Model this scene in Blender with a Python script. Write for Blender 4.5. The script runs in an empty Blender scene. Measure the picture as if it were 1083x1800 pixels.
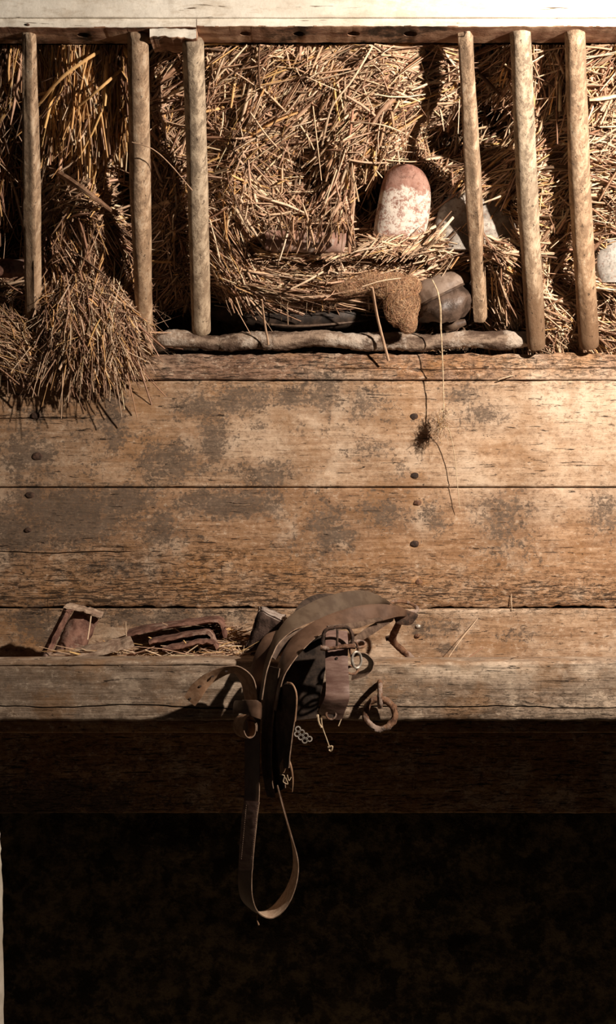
import bpy, bmesh, math, random
import numpy as np
from mathutils import Vector, noise, Matrix

SC = bpy.context.scene
COL = SC.collection
random.seed(7)
RNG = np.random.default_rng(11)

# ------------------------------------------------------------------ camera, world, light, exposure
CAMZ, CAMD, PX = 1.12, 2.5, 0.0011           # height, distance to the board wall, metres per pixel on it
cam_d = bpy.data.cameras.new('camera')
cam = bpy.data.objects.new('camera', cam_d)
COL.objects.link(cam)
cam.location = (0, -CAMD, CAMZ)
cam.rotation_euler = (math.pi / 2, 0, 0)
cam_d.sensor_fit = 'HORIZONTAL'
cam_d.sensor_width = 36
cam_d.lens = 36 * CAMD / (1083 * PX)
cam_d.clip_start = 0.05
SC.camera = cam

SC.view_settings.view_transform = 'Standard'
SC.view_settings.look = 'None'
SC.view_settings.gamma = 1
SC.view_settings.use_curve_mapping = False
SC.view_settings.exposure = 0.0

world = bpy.data.worlds.new('world')
SC.world = world
world.use_nodes = True
world.node_tree.nodes['Background'].inputs[0].default_value = (0.9, 0.85, 0.8, 1)
world.node_tree.nodes['Background'].inputs[1].default_value = 0.018

LIGHT_POS = Vector((1.05, -1.25, 1.86))
sp = bpy.data.lights.new('lamp', 'SPOT')
sp.energy = 222
sp.color = (1.0, 0.865, 0.73)
sp.shadow_soft_size = 0.022
sp.spot_size = math.radians(120)
sp.spot_blend = 1.0
lamp = bpy.data.objects.new('lamp', sp)
COL.objects.link(lamp)
lamp.location = LIGHT_POS
lamp.rotation_euler = (Vector((0.22, 0.0, 1.50)) - LIGHT_POS).to_track_quat('-Z', 'Y').to_euler()


# ------------------------------------------------------------------ helpers
def P(px, py, Y=0.0):
    s = PX * (Y + CAMD) / CAMD
    return Vector(((px - 541.5) * s, Y, CAMZ - (py - 900) * s))


def PA(px, py, Y):                               # the same for arrays
    s = PX * (Y + CAMD) / CAMD
    return np.stack([(px - 541.5) * s, Y, CAMZ - (py - 900) * s], -1)


def to_px(v):
    s = PX * (v.y + CAMD) / CAMD
    return v.x / s + 541.5, 900 - (v.z - CAMZ) / s


def fbm(v, o=4):
    return noise.fractal(v, 0.9, 2.1, o)


def link(name, me, mat=None, parent=None):
    o = bpy.data.objects.new(name, me)
    COL.objects.link(o)
    if mat is not None:
        for m in (mat if isinstance(mat, (list, tuple)) else [mat]):
            me.materials.append(m)
    if parent is not None:
        o.parent = parent
        o.matrix_parent_inverse = parent.matrix_world.inverted() if parent.type != 'EMPTY' else Matrix.Translation(-parent.location)
    return o


def tag(o, label=None, cat=None, group=None, kind=None):
    if label: o['label'] = label
    if cat: o['category'] = cat
    if group: o['group'] = group
    if kind or cat: o['kind'] = kind or 'thing'
    return o


def empty(name, loc):
    o = bpy.data.objects.new(name, None)
    COL.objects.link(o)
    o.location = loc
    o.empty_display_size = 0.02
    return o


def mesh_from(name, verts, faces, smooth=True, sharp=35):
    me = bpy.data.meshes.new(name)
    me.from_pydata([tuple(v) for v in verts], [], faces)
    me.update()
    bm = bmesh.new(); bm.from_mesh(me)
    bmesh.ops.recalc_face_normals(bm, faces=bm.faces)
    bm.to_mesh(me); bm.free()
    if smooth:
        me.polygons.foreach_set('use_smooth', [True] * len(me.polygons))
        try:
            me.set_sharp_from_angle(angle=math.radians(sharp))
        except Exception:
            pass
    return me


# ------------------------------------------------------------------ node helpers
class NT:
    def __init__(self, name):
        self.m = bpy.data.materials.new(name)
        self.m.use_nodes = True
        self.t = self.m.node_tree
        self.b = self.t.nodes['Principled BSDF']
        self.co = self.t.nodes.new('ShaderNodeTexCoord').outputs['Object']

    def L(self, a, b): self.t.links.new(a, b)

    def mapping(self, scale, src=None):
        n = self.t.nodes.new('ShaderNodeMapping')
        n.inputs['Scale'].default_value = scale
        self.L(src or self.co, n.inputs['Vector'])
        return n.outputs[0]

    def noise(self, scale, detail=4, rough=0.55, src=None, dist=0.0):
        n = self.t.nodes.new('ShaderNodeTexNoise')
        n.inputs['Scale'].default_value = scale
        n.inputs['Detail'].default_value = detail
        n.inputs['Roughness'].default_value = rough
        n.inputs['Distortion'].default_value = dist
        self.L(src or self.co, n.inputs['Vector'])
        return n.outputs['Fac']

    def voronoi(self, scale, src=None):
        n = self.t.nodes.new('ShaderNodeTexVoronoi')
        n.inputs['Scale'].default_value = scale
        self.L(src or self.co, n.inputs['Vector'])
        return n.outputs['Distance']

    def rng(self, v, a, b, c=0.0, d=1.0):
        n = self.t.nodes.new('ShaderNodeMapRange')
        n.interpolation_type = 'SMOOTHSTEP'
        for i, k in zip((1, 2, 3, 4), (a, b, c, d)): n.inputs[i].default_value = k
        self.L(v, n.inputs[0])
        return n.outputs[0]

    def math(self, op, a, b=None):
        n = self.t.nodes.new('ShaderNodeMath'); n.operation = op
        for i, k in enumerate((a, b)):
            if k is None: continue
            if isinstance(k, (int, float)): n.inputs[i].default_value = k
            else: self.L(k, n.inputs[i])
        return n.outputs[0]

    def mix(self, f, a, b, mode='MIX'):
        n = self.t.nodes.new('ShaderNodeMix'); n.data_type = 'RGBA'; n.blend_type = mode
        if isinstance(f, (int, float)): n.inputs[0].default_value = f
        else: self.L(f, n.inputs[0])
        for i, k in ((6, a), (7, b)):
            if isinstance(k, tuple): n.inputs[i].default_value = (*k, 1)
            else: self.L(k, n.inputs[i])
        return n.outputs[2]

    def attr(self, name):
        n = self.t.nodes.new('ShaderNodeAttribute'); n.attribute_name = name
        s = self.t.nodes.new('ShaderNodeSeparateColor')
        self.L(n.outputs['Color'], s.inputs[0])
        return s.outputs[0], s.outputs[1], s.outputs[2], n.outputs['Alpha'], n.outputs['Color']

    def bump(self, h, strength=0.5, dist=0.003, prev=None):
        n = self.t.nodes.new('ShaderNodeBump')
        n.inputs['Strength'].default_value = strength
        n.inputs['Distance'].default_value = dist
        self.L(h, n.inputs['Height'])
        if prev: self.L(prev, n.inputs['Normal'])
        return n.outputs[0]

    def done(self, col, rough=0.85, normal=None, metal=0.0, spec=0.25):
        if isinstance(col, tuple): self.b.inputs['Base Color'].default_value = (*col, 1)
        else: self.L(col, self.b.inputs['Base Color'])
        if isinstance(rough, (int, float)): self.b.inputs['Roughness'].default_value = rough
        else: self.L(rough, self.b.inputs['Roughness'])
        if normal: self.L(normal, self.b.inputs['Normal'])
        self.b.inputs['Metallic'].default_value = metal
        self.b.inputs['Specular IOR Level'].default_value = spec
        return self.m


def wood_board(name, c1, c2, dirt=(0.080, 0.056, 0.040), along=(7, 20, 120), orange=(0.42, 0.20, 0.07),
               pale=(0.72, 0.57, 0.43), pit=1.0, grainy=1.0, dirt_bias=0.0):
    n = NT(name)
    gv = n.mapping(along)
    grain = n.noise(1.0, 6, 0.6, gv, 0.3)
    fine = n.noise(1.0, 5, 0.7, n.mapping((along[0] * 6, along[1] * 3, along[2] * 6)))
    big = n.noise(3.2, 4, 0.6)
    col = n.mix(n.rng(grain, 0.34, 0.66), c1, c2)
    col = n.mix(n.rng(big, 0.35, 0.7, 0, 0.45), col, tuple(k * 0.62 for k in c1))
    r, g, b, a, _ = n.attr('marks')
    blot = n.noise(14, 5, 0.65, None, 0.2)
    col = n.mix(n.math('MULTIPLY', b, n.rng(blot, 0.35, 0.6)), col, orange)
    col = n.mix(n.math('MULTIPLY', a, n.rng(n.noise(9, 5, 0.6), 0.25, 0.6)), col, pale)
    # grime in hard-edged speckled patches
    sp1 = n.noise(130, 6, 0.75)
    sp2 = n.noise(26, 9, 0.78, n.mapping((0.8, 1, 1.1)))
    s = n.math('ADD', n.math('MULTIPLY', sp1, 0.95), n.math('MULTIPLY', sp2, 1.0))
    v = n.math('ADD', s, n.math('MULTIPLY', r, 0.36))
    dm = n.rng(v, 1.10 - dirt_bias, 1.19 - dirt_bias)
    # scuffed lighter and darker flecks all over the old surface
    sc = n.noise(85, 9, 0.82, n.mapping((0.75, 1, 1.15)))
    col = n.mix(n.rng(sc, 0.50, 0.60, 0, 0.62), col, tuple(k * 0.5 for k in c1))
    col = n.mix(n.rng(sc, 0.38, 0.46, 0.5, 0), col, pale)
    tone = n.noise(11, 6, 0.65)
    col = n.mix(n.rng(tone, 0.50, 0.66, 0, 0.45), col, tuple(k * 0.6 for k in orange))
    col = n.mix(n.rng(tone, 0.34, 0.48, 0.40, 0), col, pale)
    dirtc = n.mix(n.rng(n.noise(30, 4, 0.6), 0.35, 0.65), dirt, tuple(k * 1.9 for k in dirt))
    thin = n.rng(n.noise(210, 5, 0.8, n.mapping((0.7, 1, 1.2))), 0.38, 0.54, 0.5, 1.0)
    col = n.mix(n.math('MULTIPLY', n.math('MULTIPLY', dm, 0.92), thin), col, dirtc)
    # soft stain halo
    col = n.mix(n.math('MULTIPLY', r, 0.45), col, tuple(k * 1.6 for k in dirt))
    # checks along the grain, deeper where the timber is rotten
    ck = n.noise(1.0, 5, 0.65, n.mapping((20, 9, 230)), 1.2)
    ckm = n.rng(n.math('ADD', ck, n.math('MULTIPLY', g, 0.11)), 0.625, 0.66)
    ck2 = n.noise(1.0, 7, 0.75, n.mapping((62, 30, 210)), 0.9)
    ckm2 = n.math('MULTIPLY', n.rng(ck2, 0.53, 0.60), g)
    cm = n.math('MAXIMUM', ckm, n.math('MULTIPLY', ckm2, 0.85))
    col = n.mix(n.math('MULTIPLY', cm, 0.9), col, (0.022, 0.012, 0.007))
    # short checks across the grain and dents
    vc = n.rng(n.noise(1.0, 4, 0.6, n.mapping((190, 30, 30)), 0.8), 0.665, 0.70)
    vm = n.math('MULTIPLY', vc, n.math('ADD', n.math('MULTIPLY', g, 0.9), 0.25))
    col = n.mix(vm, col, (0.035, 0.02, 0.012))
    # pits
    pits = n.rng(n.noise(95, 4, 0.65, n.mapping((0.6, 1, 1.1))), 0.685, 0.715)
    pits = n.math('MULTIPLY', pits, pit)
    col = n.mix(n.math('MULTIPLY', pits, 0.75), col, (0.04, 0.025, 0.016))
    h = n.math('ADD', n.math('MULTIPLY', grain, 0.6 * grainy), n.math('MULTIPLY', fine, 0.35 * grainy))
    h = n.math('SUBTRACT', h, n.math('MULTIPLY', cm, 1.6))
    h = n.math('SUBTRACT', h, n.math('MULTIPLY', pits, 1.2))
    h = n.math('ADD', h, n.math('MULTIPLY', sp1, 0.35))
    return n.done(col, 0.82, n.bump(h, 0.9, 0.0032))


def plain(name, c1, c2, scale=40, rough=0.8, metal=0.0, bump=0.5, bd=0.002, spec=0.25, stretch=(1, 1, 1), c3=None, lo=0.38, hi=0.62):
    n = NT(name)
    f = n.noise(scale, 7, 0.65, n.mapping(stretch))
    col = n.mix(n.rng(f, lo, hi), c1, c2)
    if c3:
        col = n.mix(n.rng(n.noise(scale * 0.35, 6, 0.7), 0.5, 0.6), col, c3)
    f2 = n.noise(scale * 3.5, 4, 0.7)
    return n.done(col, rough, n.bump(n.math('ADD', f, n.math('MULTIPLY', f2, 0.5)), bump, bd), metal, spec)


M = {}
M['plank'] = wood_board('weathered_plank', (0.34, 0.20, 0.113), (0.53, 0.36, 0.235))
M['plank_rot'] = wood_board('rotten_plank', (0.29, 0.155, 0.08), (0.46, 0.285, 0.17), along=(9, 20, 110))
M['ledger'] = wood_board('ledger_wood', (0.20, 0.11, 0.07), (0.38, 0.24, 0.165), along=(10, 20, 110))
M['beam'] = wood_board('beam_wood', (0.195, 0.130, 0.086), (0.38, 0.285, 0.21), along=(9, 20, 190), dirt=(0.12, 0.088, 0.064), dirt_bias=-0.04)
M['under'] = wood_board('apron_wood', (0.30, 0.16, 0.075), (0.46, 0.27, 0.13), along=(3, 20, 60), dirt_bias=0.03)
M['railwood'] = plain('rail_bare_wood', (0.20, 0.095, 0.055), (0.50, 0.32, 0.21), 22, stretch=(0.35, 1, 1), bump=0.7, c3=(0.05, 0.03, 0.018))
M['log'] = plain('log_bark', (0.085, 0.052, 0.035), (0.28, 0.20, 0.145), 34, stretch=(0.3, 1, 1), bump=1.0, bd=0.006, c3=(0.46, 0.38, 0.31), lo=0.42, hi=0.56)


def paint_mat():
    n = NT('old_white_paint')
    f = n.noise(9, 6, 0.6, n.mapping((0.5, 1, 1)))
    col = n.mix(n.rng(f, 0.35, 0.7), (0.78, 0.73, 0.64), (0.60, 0.54, 0.45))
    chips = n.rng(n.noise(38, 7, 0.75, n.mapping((0.6, 1, 1.2))), 0.655, 0.69)
    col = n.mix(n.math('MULTIPLY', chips, 0.8), col, (0.16, 0.10, 0.06))
    col = n.mix(n.rng(n.noise(20, 9, 0.8, n.mapping((0.4, 1, 1.3))), 0.48, 0.60, 0, 0.5), col, (0.42, 0.34, 0.25))
    ck = n.rng(n.noise(1, 5, 0.6, n.mapping((7, 5, 120)), 1.0), 0.63, 0.66)
    col = n.mix(ck, col, (0.12, 0.08, 0.05))
    h = n.math('SUBTRACT', n.noise(60, 5, 0.6), n.math('ADD', chips, ck))
    return n.done(col, 0.7, n.bump(h, 0.5, 0.002))


M['paint'] = paint_mat()


def bar_mat(name, c1, c2, stain):
    n = NT(name)
    g = n.noise(1, 6, 0.6, n.mapping((70, 70, 3.0)), 0.3)
    g2 = n.noise(1, 5, 0.7, n.mapping((260, 260, 14)))
    col = n.mix(n.rng(g, 0.3, 0.7), c1, c2)
    mott = n.noise(60, 9, 0.82, n.mapping((1, 1, 0.35)))
    col = n.mix(n.rng(mott, 0.48, 0.56, 0, 0.85), col, stain)
    col = n.mix(n.rng(mott, 0.40, 0.47, 0.55, 0), col, (0.66, 0.54, 0.40))
    wt = n.rng(n.noise(12, 5, 0.7, n.mapping((1.5, 1.5, 0.35))), 0.50, 0.62, 0, 0.55)
    col = n.mix(wt, col, stain)
    r, _, b, a, _ = n.attr('marks')
    # dirt rubbed into the foot of the bar
    v = n.math('ADD', n.math('MULTIPLY', r, 0.55), n.math('MULTIPLY', n.noise(34, 9, 0.9, n.mapping((1.2, 1.2, 0.6))), 0.95))
    dm = n.rng(v, 0.70, 0.92)
    col = n.mix(n.math('MULTIPLY', dm, 0.85), col, (0.085, 0.050, 0.033))
    col = n.mix(n.math('MULTIPLY', b, 0.2), col, (0.50, 0.27, 0.12))
    sk = n.rng(n.noise(1, 4, 0.65, n.mapping((170, 170, 45))), 0.63, 0.68)
    col = n.mix(n.math('MULTIPLY', sk, 0.7), col, (0.05, 0.03, 0.02))
    h = n.math('ADD', n.math('MULTIPLY', g, 0.5), n.math('MULTIPLY', g2, 0.4))
    h = n.math('SUBTRACT', h, n.math('MULTIPLY', sk, 0.8))
    return n.done(col, 0.72, n.bump(n.math('ADD', h, n.math('MULTIPLY', mott, 0.8)), 0.9, 0.0025))


M['bar'] = bar_mat('bar_wood', (0.36, 0.235, 0.145), (0.52, 0.37, 0.245), (0.21, 0.14, 0.09))
M['bar_worn'] = bar_mat('bar_wood_lichened', (0.38, 0.29, 0.20), (0.54, 0.43, 0.31), (0.20, 0.15, 0.105))


def straw_mat(name):
    n = NT(name)
    *_, c = n.attr('tint')
    v = n.noise(140, 3, 0.6)
    col = n.mix(n.rng(v, 0.3, 0.7, 0, 0.4), c, (0.20, 0.11, 0.055))
    return n.done(col, 0.6, None, 0, 0.3)


M['straw'] = straw_mat('dry_straw')
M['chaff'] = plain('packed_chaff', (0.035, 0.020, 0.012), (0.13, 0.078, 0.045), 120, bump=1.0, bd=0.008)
M['leather'] = plain('brown_leather', (0.068, 0.036, 0.022), (0.112, 0.063, 0.040), 30, 0.42, bump=0.25, bd=0.001, spec=0.5)
M['leather_edge'] = plain('cut_leather_edge', (0.16, 0.10, 0.065), (0.30, 0.20, 0.14), 90, 0.7)
M['leather_olive'] = plain('olive_brown_leather', (0.062, 0.040, 0.026), (0.098, 0.068, 0.046), 30, 0.42, bump=0.25, bd=0.001, spec=0.5)
M['suede'] = plain('flesh_side_leather', (0.46, 0.31, 0.21), (0.62, 0.46, 0.33), 120, 0.85, bump=0.6, bd=0.001)
M['leather_red'] = plain('reddish_leather', (0.135, 0.070, 0.053), (0.22, 0.135, 0.105), 60, 0.5, bump=0.4, bd=0.0012, spec=0.45, stretch=(0.4, 1, 2.2))
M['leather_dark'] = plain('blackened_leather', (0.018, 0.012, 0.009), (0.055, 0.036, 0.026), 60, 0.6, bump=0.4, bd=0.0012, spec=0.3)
M['leather_mid'] = plain('dull_brown_leather', (0.06, 0.036, 0.025), (0.13, 0.085, 0.058), 60, 0.6, bump=0.4, bd=0.0012, spec=0.3)
M['leather_pale'] = plain('dry_tan_leather', (0.24, 0.13, 0.072), (0.38, 0.23, 0.14), 70, 0.6, bump=0.4, bd=0.001, spec=0.3)
M['iron'] = plain('rusty_iron', (0.085, 0.038, 0.022), (0.22, 0.115, 0.065), 90, 0.8, bump=0.9, bd=0.002, c3=(0.28, 0.20, 0.16))
M['iron_dark'] = plain('dark_iron', (0.030, 0.018, 0.013), (0.10, 0.055, 0.036), 90, 0.75, bump=0.9, bd=0.002)
M['zinc'] = plain('dull_metal', (0.34, 0.29, 0.24), (0.52, 0.46, 0.40), 90, 0.5, 0.4, bump=0.3)
M['clay'] = plain('dark_clay', (0.10, 0.046, 0.033), (0.24, 0.125, 0.090), 45, 0.9, bump=0.8, bd=0.003, c3=(0.30, 0.20, 0.155))
M['clay_dusty'] = plain('dusty_clay', (0.26, 0.17, 0.12), (0.46, 0.34, 0.25), 45, 0.9, bump=0.8, bd=0.003)
M['brick'] = plain('dark_brick', (0.035, 0.020, 0.015), (0.09, 0.055, 0.042), 60, 0.9, bump=0.9, bd=0.003)
M['brick_top'] = plain('pale_brick_top', (0.26, 0.20, 0.17), (0.46, 0.39, 0.34), 60, 0.9, bump=0.9, bd=0.003)
M['stone'] = plain('dark_stone_wall', (0.042, 0.033, 0.021), (0.14, 0.108, 0.064), 38, 0.95, bump=1.0, bd=0.02, c3=(0.025, 0.02, 0.014))
M['floor'] = plain('earth_floor', (0.28, 0.20, 0.13), (0.42, 0.32, 0.22), 14, 0.95, bump=0.8, bd=0.01)
M['twine'] = plain('sisal_twine', (0.46, 0.33, 0.20), (0.64, 0.50, 0.34), 200, 0.8, bump=0.5, bd=0.001)
M['hair'] = plain('matted_hair', (0.13, 0.085, 0.055), (0.32, 0.225, 0.15), 160, 0.9, bump=1.0, bd=0.004)
M['post'] = plain('pale_post', (0.50, 0.43, 0.34), (0.66, 0.58, 0.48), 20)
M['twig'] = plain('brown_bark', (0.16, 0.085, 0.05), (0.30, 0.18, 0.11), 60, bump=0.8)


def tile_mat(name, low, mid, band, zb, zt):
    """fired clay with a limewash or lichen crust between two heights of the tile (object space)"""
    n = NT(name)
    sep = n.t.nodes.new('ShaderNodeSeparateXYZ'); n.L(n.co, sep.inputs[0])
    f = n.noise(28, 6, 0.7)
    col = n.mix(n.rng(f, 0.4, 0.62), low, mid)
    col = n.mix(n.rng(n.noise(110, 7, 0.85), 0.52, 0.60, 0, 0.7), col, tuple(k * 0.45 for k in low))
    z = n.math('ADD', sep.outputs[2], n.math('MULTIPLY', n.math('SUBTRACT', n.noise(24, 5, 0.7), 0.5), 0.085))
    m = n.math('MULTIPLY', n.rng(z, zb - 0.008, zb + 0.006), n.rng(z, zt - 0.004, zt + 0.006, 1, 0))
    spk = n.rng(n.noise(85, 9, 0.85), 0.43, 0.52)
    col = n.mix(n.math('MULTIPLY', m, spk), col, band)
    col = n.mix(n.rng(n.noise(160, 5, 0.8), 0.56, 0.62, 0, 0.6), col, (0.20, 0.085, 0.05))
    return n.done(col, 0.85, n.bump(n.noise(60, 6, 0.7), 0.5, 0.003))


# ------------------------------------------------------------------ marks on timber: stains with a place of their own, and some painted-in brightness
def G(*a): return a


DIRT = [G(350, 715, 50, 28, .8), G(425, 702, 60, 34, .8), G(375, 775, 34, 44, .8), G(300, 812, 80, 44, .72), G(200, 745, 26, 60, .8),
        G(40, 800, 60, 60, .62), G(470, 832, 60, 25, .7), G(62, 731, 16, 9, 1.2), G(66, 802, 24, 9, 1.6), G(400, 885, 130, 28, .85),
        G(125, 905, 120, 55, .95), G(28, 935, 70, 45, .9), G(285, 925, 40, 40, .7), G(225, 880, 60, 30, .9), G(510, 700, 44, 26, .7),
        G(450, 745, 20, 18, .5), G(570, 690, 45, 40, .7), G(640, 712, 46, 36, .6), G(820, 695, 44, 20, .62), G(845, 728, 52, 25, .6),
        G(645, 790, 70, 30, .35), G(675, 900, 64, 34, .6), G(580, 930, 46, 50, .72), G(760, 905, 30, 35, .6), G(890, 910, 58, 46, .62),
        G(1066, 900, 34, 44, .6), G(890, 965, 60, 30, .4), G(777, 1104, 50, 18, .6), G(777, 1138, 26, 9, .8), G(918, 1116, 30, 15, .5),
        G(70, 1100, 70, 40, .7), G(300, 1088, 130, 22, .8), G(200, 1000, 100, 22, .5), G(650, 745, 160, 18, .25), G(330, 870, 140, 14, .5),
        G(60, 865, 16, 12, 1.2), G(48, 935, 12, 12, 1.0), G(520, 950, 40, 30, .4), G(60, 1200, 120, 26, .45), G(470, 1225, 60, 40, .5), G(760, 1205, 160, 16, .35), G(250, 1235, 200, 14, .35), G(150, 760, 60, 60, .35), G(700, 820, 60, 30, .3)]
ROT = [G(300, 1040, 600, 34, .95), G(100, 1005, 260, 40, .7), G(370, 990, 50, 30, .8), G(420, 985, 120, 20, .4), G(800, 1045, 500, 22, .8),
       G(80, 735, 100, 4, .8), G(541, 640, 900, 30, .5), G(330, 640, 90, 26, .5), G(640, 1015, 200, 20, .5), G(900, 1250, 300, 30, .35)]
ORANGE = [G(732, 836, 14, 8, 1.1), G(738, 884, 14, 7, 1.2), G(733, 956, 14, 7, .9), G(730, 732, 12, 8, .8), G(736, 1118, 7, 7, .9), G(370, 1010, 70, 40, .7), G(60, 1110, 50, 40, .9), G(230, 770, 70, 90, .4), G(720, 645, 160, 24, .6), G(960, 640, 200, 30, .75),
          G(100, 1030, 120, 30, .5), G(150, 700, 120, 30, .55), G(560, 1000, 120, 40, .4), G(735, 1022, 14, 7, 1.4), G(520, 900, 60, 30, .25),
          G(850, 1120, 120, 25, .35), G(400, 690, 40, 14, .7), G(730, 1200, 120, 60, .15), G(900, 790, 140, 60, .2), G(890, 1000, 120, 50, .25)]
PALE = [G(1000, 720, 140, 70, .9), G(1040, 820, 90, 60, .55), G(840, 830, 60, 50, .5), G(460, 765, 60, 40, .35), G(620, 760, 60, 50, .2),  # first spot paints the lamp's bright pool into the pale wood
        G(1050, 880, 50, 25, .5), G(960, 890, 60, 30, .5), G(740, 920, 12, 60, .5), G(880, 1180, 300, 14, .7), G(600, 660, 60, 10, .5),  # the long strip paints a highlight along the beam's top edge
        G(1060, 1240, 60, 20, .4), G(240, 640, 60, 18, .3), G(850, 1075, 260, 5, .6)]


def paint_marks(me, extra=None):
    nv = len(me.vertices)
    co = np.empty(nv * 3, np.float32); me.vertices.foreach_get('co', co); co = co.reshape(-1, 3)
    s = PX * (co[:, 1] + CAMD) / CAMD
    x = co[:, 0] / s + 541.5
    y = 900 - (co[:, 2] - CAMZ) / s
    out = np.zeros((nv, 4), np.float32)
    for k, L in enumerate((DIRT, ROT, ORANGE, PALE)):
        for (cx, cy, rx, ry, a) in L:
            d = ((x - cx) / rx) ** 2 + ((y - cy) / ry) ** 2
            out[:, k] = np.maximum(out[:, k], a * np.exp(-d * 0.9) * 1.05)
    if extra is not None:
        out = extra(x, y, out)
    at = me.attributes.new('marks', 'FLOAT_COLOR', 'POINT')
    at.data.foreach_set('color', np.clip(out, 0, 1.5).ravel())


# ------------------------------------------------------------------ a sawn timber running along x
def timber(name, x0, x1, zb, zt, yf, yb, mat, res=0.008, rnd=0.004, wob=0.0012, rag_b=0.0, rag_t=0.0, cracks=(), seed=0.0, warp=0.0,
           parent=None, mfun=None, extra=None, resx=None):
    rows = []                                          # (z, inset, weight bottom, weight top)
    rnd_n = 4
    prof = [(zb, yb)]
    for i in range(rnd_n + 1):
        a = i / rnd_n * math.pi / 2
        prof.append((zb + rnd * (1 - math.sin(a)), yf + rnd * (1 - math.cos(math.pi / 2 - a)) if False else yf + rnd * (1 - math.sin(a)) if False else yf + rnd - rnd * math.sin(a)))
    # rounded bottom-front corner
    prof = [(zb, yb), (zb, yf + rnd)]
    for i in range(1, rnd_n + 1):
        a = i / rnd_n * math.pi / 2
        prof.append((zb + rnd * (1 - math.cos(a)), yf + rnd * (1 - math.sin(a))))
    zs = list(np.linspace(zb + rnd, zt - rnd, max(3, int((zt - zb) / res)))[1:-1])
    for c in cracks:
        zs = [z for z in zs if abs(z - c[0]) > 0.004] + [c[0] - 0.0032, c[0] - 0.0016, c[0], c[0] + 0.0012, c[0] + 0.0032]
    zs.sort()
    for z in zs: prof.append((z, yf))
    for i in range(rnd_n):
        a = i / rnd_n * math.pi / 2
        prof.append((zt - rnd * (1 - math.sin(a)), yf + rnd * (1 - math.cos(a))))
    prof.append((zt, yf + rnd)); prof.append((zt, yb))
    n = len(prof)
    nx = int((x1 - x0) / (resx or res)) + 1
    verts = []
    H = zt - zb
    for i in range(nx):
        x = x0 + (x1 - x0) * i / (nx - 1)
        nb = rag_b * (fbm(Vector((x * 22, seed, 1.3))) + 0.6 * fbm(Vector((x * 90, seed, 4.3)))) + warp * noise.noise(Vector((x * 2.2, seed, 9)))
        ntp = rag_t * (fbm(Vector((x * 22, seed, 7.3))) + 0.5 * fbm(Vector((x * 90, seed, 2.3)))) + warp * noise.noise(Vector((x * 2.2, seed, 29)))
        for (z, y) in prof:
            f = (z - zb) / H
            wb, wt = max(0, 1 - (z - zb) / 0.03), max(0, 1 - (zt - z) / 0.03)
            zz = z + nb * (wb if rag_b or warp else 0) + ntp * (wt if rag_t or warp else 0)
            yy = y
            if y < yb - 1e-6 and wob:
                yy += wob * 1.6 * fbm(Vector((x * 14, z * 40, seed))) + wob * 0.6 * noise.noise(Vector((x * 60, z * 160, seed + 5)))
                if rag_b: yy += wb ** 2 * abs(fbm(Vector((x * 60, z * 80, seed + 8)))) * rag_b * 1.2
            for (zc, wfun, dfun) in cracks:
                dz = abs(z - zc)
                if dz < 0.02 and y < yf + 0.001:
                    zz += wfun(x) * (1 - dz / 0.02)
                if dz < 0.0004: yy += dfun(x)
            verts.append((x, yy, zz))
    faces = []
    for i in range(nx - 1):
        for j in range(n):
            k = (j + 1) % n
            faces.append((i * n + j, i * n + k, (i + 1) * n + k, (i + 1) * n + j))
    faces.append(tuple(range(n)))
    faces.append(tuple((nx - 1) * n + j for j in range(n))[::-1])
    me = mesh_from(name, verts, faces, True, 50)
    paint_marks(me, extra)
    o = link(name, me, mat, parent)
    if mfun:
        for p in me.polygons:
            p.material_index = mfun(p)
    return o


def zp(py, Y=0.0): return P(0, py, Y).z


def xp(px, Y=0.0): return P(px, 0, Y).x


def ramp_between(xa, xb, amp):                 # depth of a crack that runs from xa to xb
    def f(x):
        if x < xa or x > xb: return 0.0
        t = min(1, (x - xa) / 0.04, (xb - x) / 0.04)
        return amp * t * (0.65 + 0.5 * noise.noise(Vector((x * 18, 3, 3))))
    return f


def wander(amp, freq, seed):
    return lambda x: amp * noise.noise(Vector((x * freq, seed, 0))) + amp * 0.25 * noise.noise(Vector((x * freq * 6, seed, 5)))


# ------------------------------------------------------------------ the setting
def slab(name, x0, x1, y0, y1, z0, z1, mat, bump=0.0, res=0.05):
    bm = bmesh.new()
    bmesh.ops.create_cube(bm, size=1)
    for v in bm.verts:
        v.co = Vector(((x0 + x1) / 2 + v.co.x * (x1 - x0), (y0 + y1) / 2 + v.co.y * (y1 - y0), (z0 + z1) / 2 + v.co.z * (z1 - z0)))
    me = bpy.data.meshes.new(name); bm.to_mesh(me); bm.free()
    return link(name, me, mat)


tag(slab('floor', -2.2, 2.2, -2.6, 0.6, -0.15, -0.05, M['floor']), kind='structure')


def rough_wall(name, x0, x1, z0, z1, y, amp, mat):
    nx, nz = int((x1 - x0) / 0.02), int((z1 - z0) / 0.02)
    verts, faces = [], []
    for j in range(nz + 1):
        for i in range(nx + 1):
            x, z = x0 + (x1 - x0) * i / nx, z0 + (z1 - z0) * j / nz
            c = noise.voronoi(Vector((x * 5.5, 0, z * 8)))[0]
            yy = y + amp * (0.8 - min(1.2, (c[1] - c[0]) * 3)) * 0.5 + amp * 0.5 * fbm(Vector((x * 9, 0, z * 9)))
            verts.append((x, yy, z))
    for j in range(nz):
        for i in range(nx):
            a = j * (nx + 1) + i
            faces.append((a, a + 1, a + nx + 2, a + nx + 1))
    b = len(verts)
    verts += [(x0, y + 0.2, z0), (x1, y + 0.2, z0), (x1, y + 0.2, z1), (x0, y + 0.2, z1)]
    faces.append((b, b + 1, b + 2, b + 3))
    return link(name, mesh_from(name, verts, faces), mat)


tag(rough_wall('wall_back', -2.2, 2.2, -0.06, 2.6, 0.36, 0.03, M['stone']), kind='structure')

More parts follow.
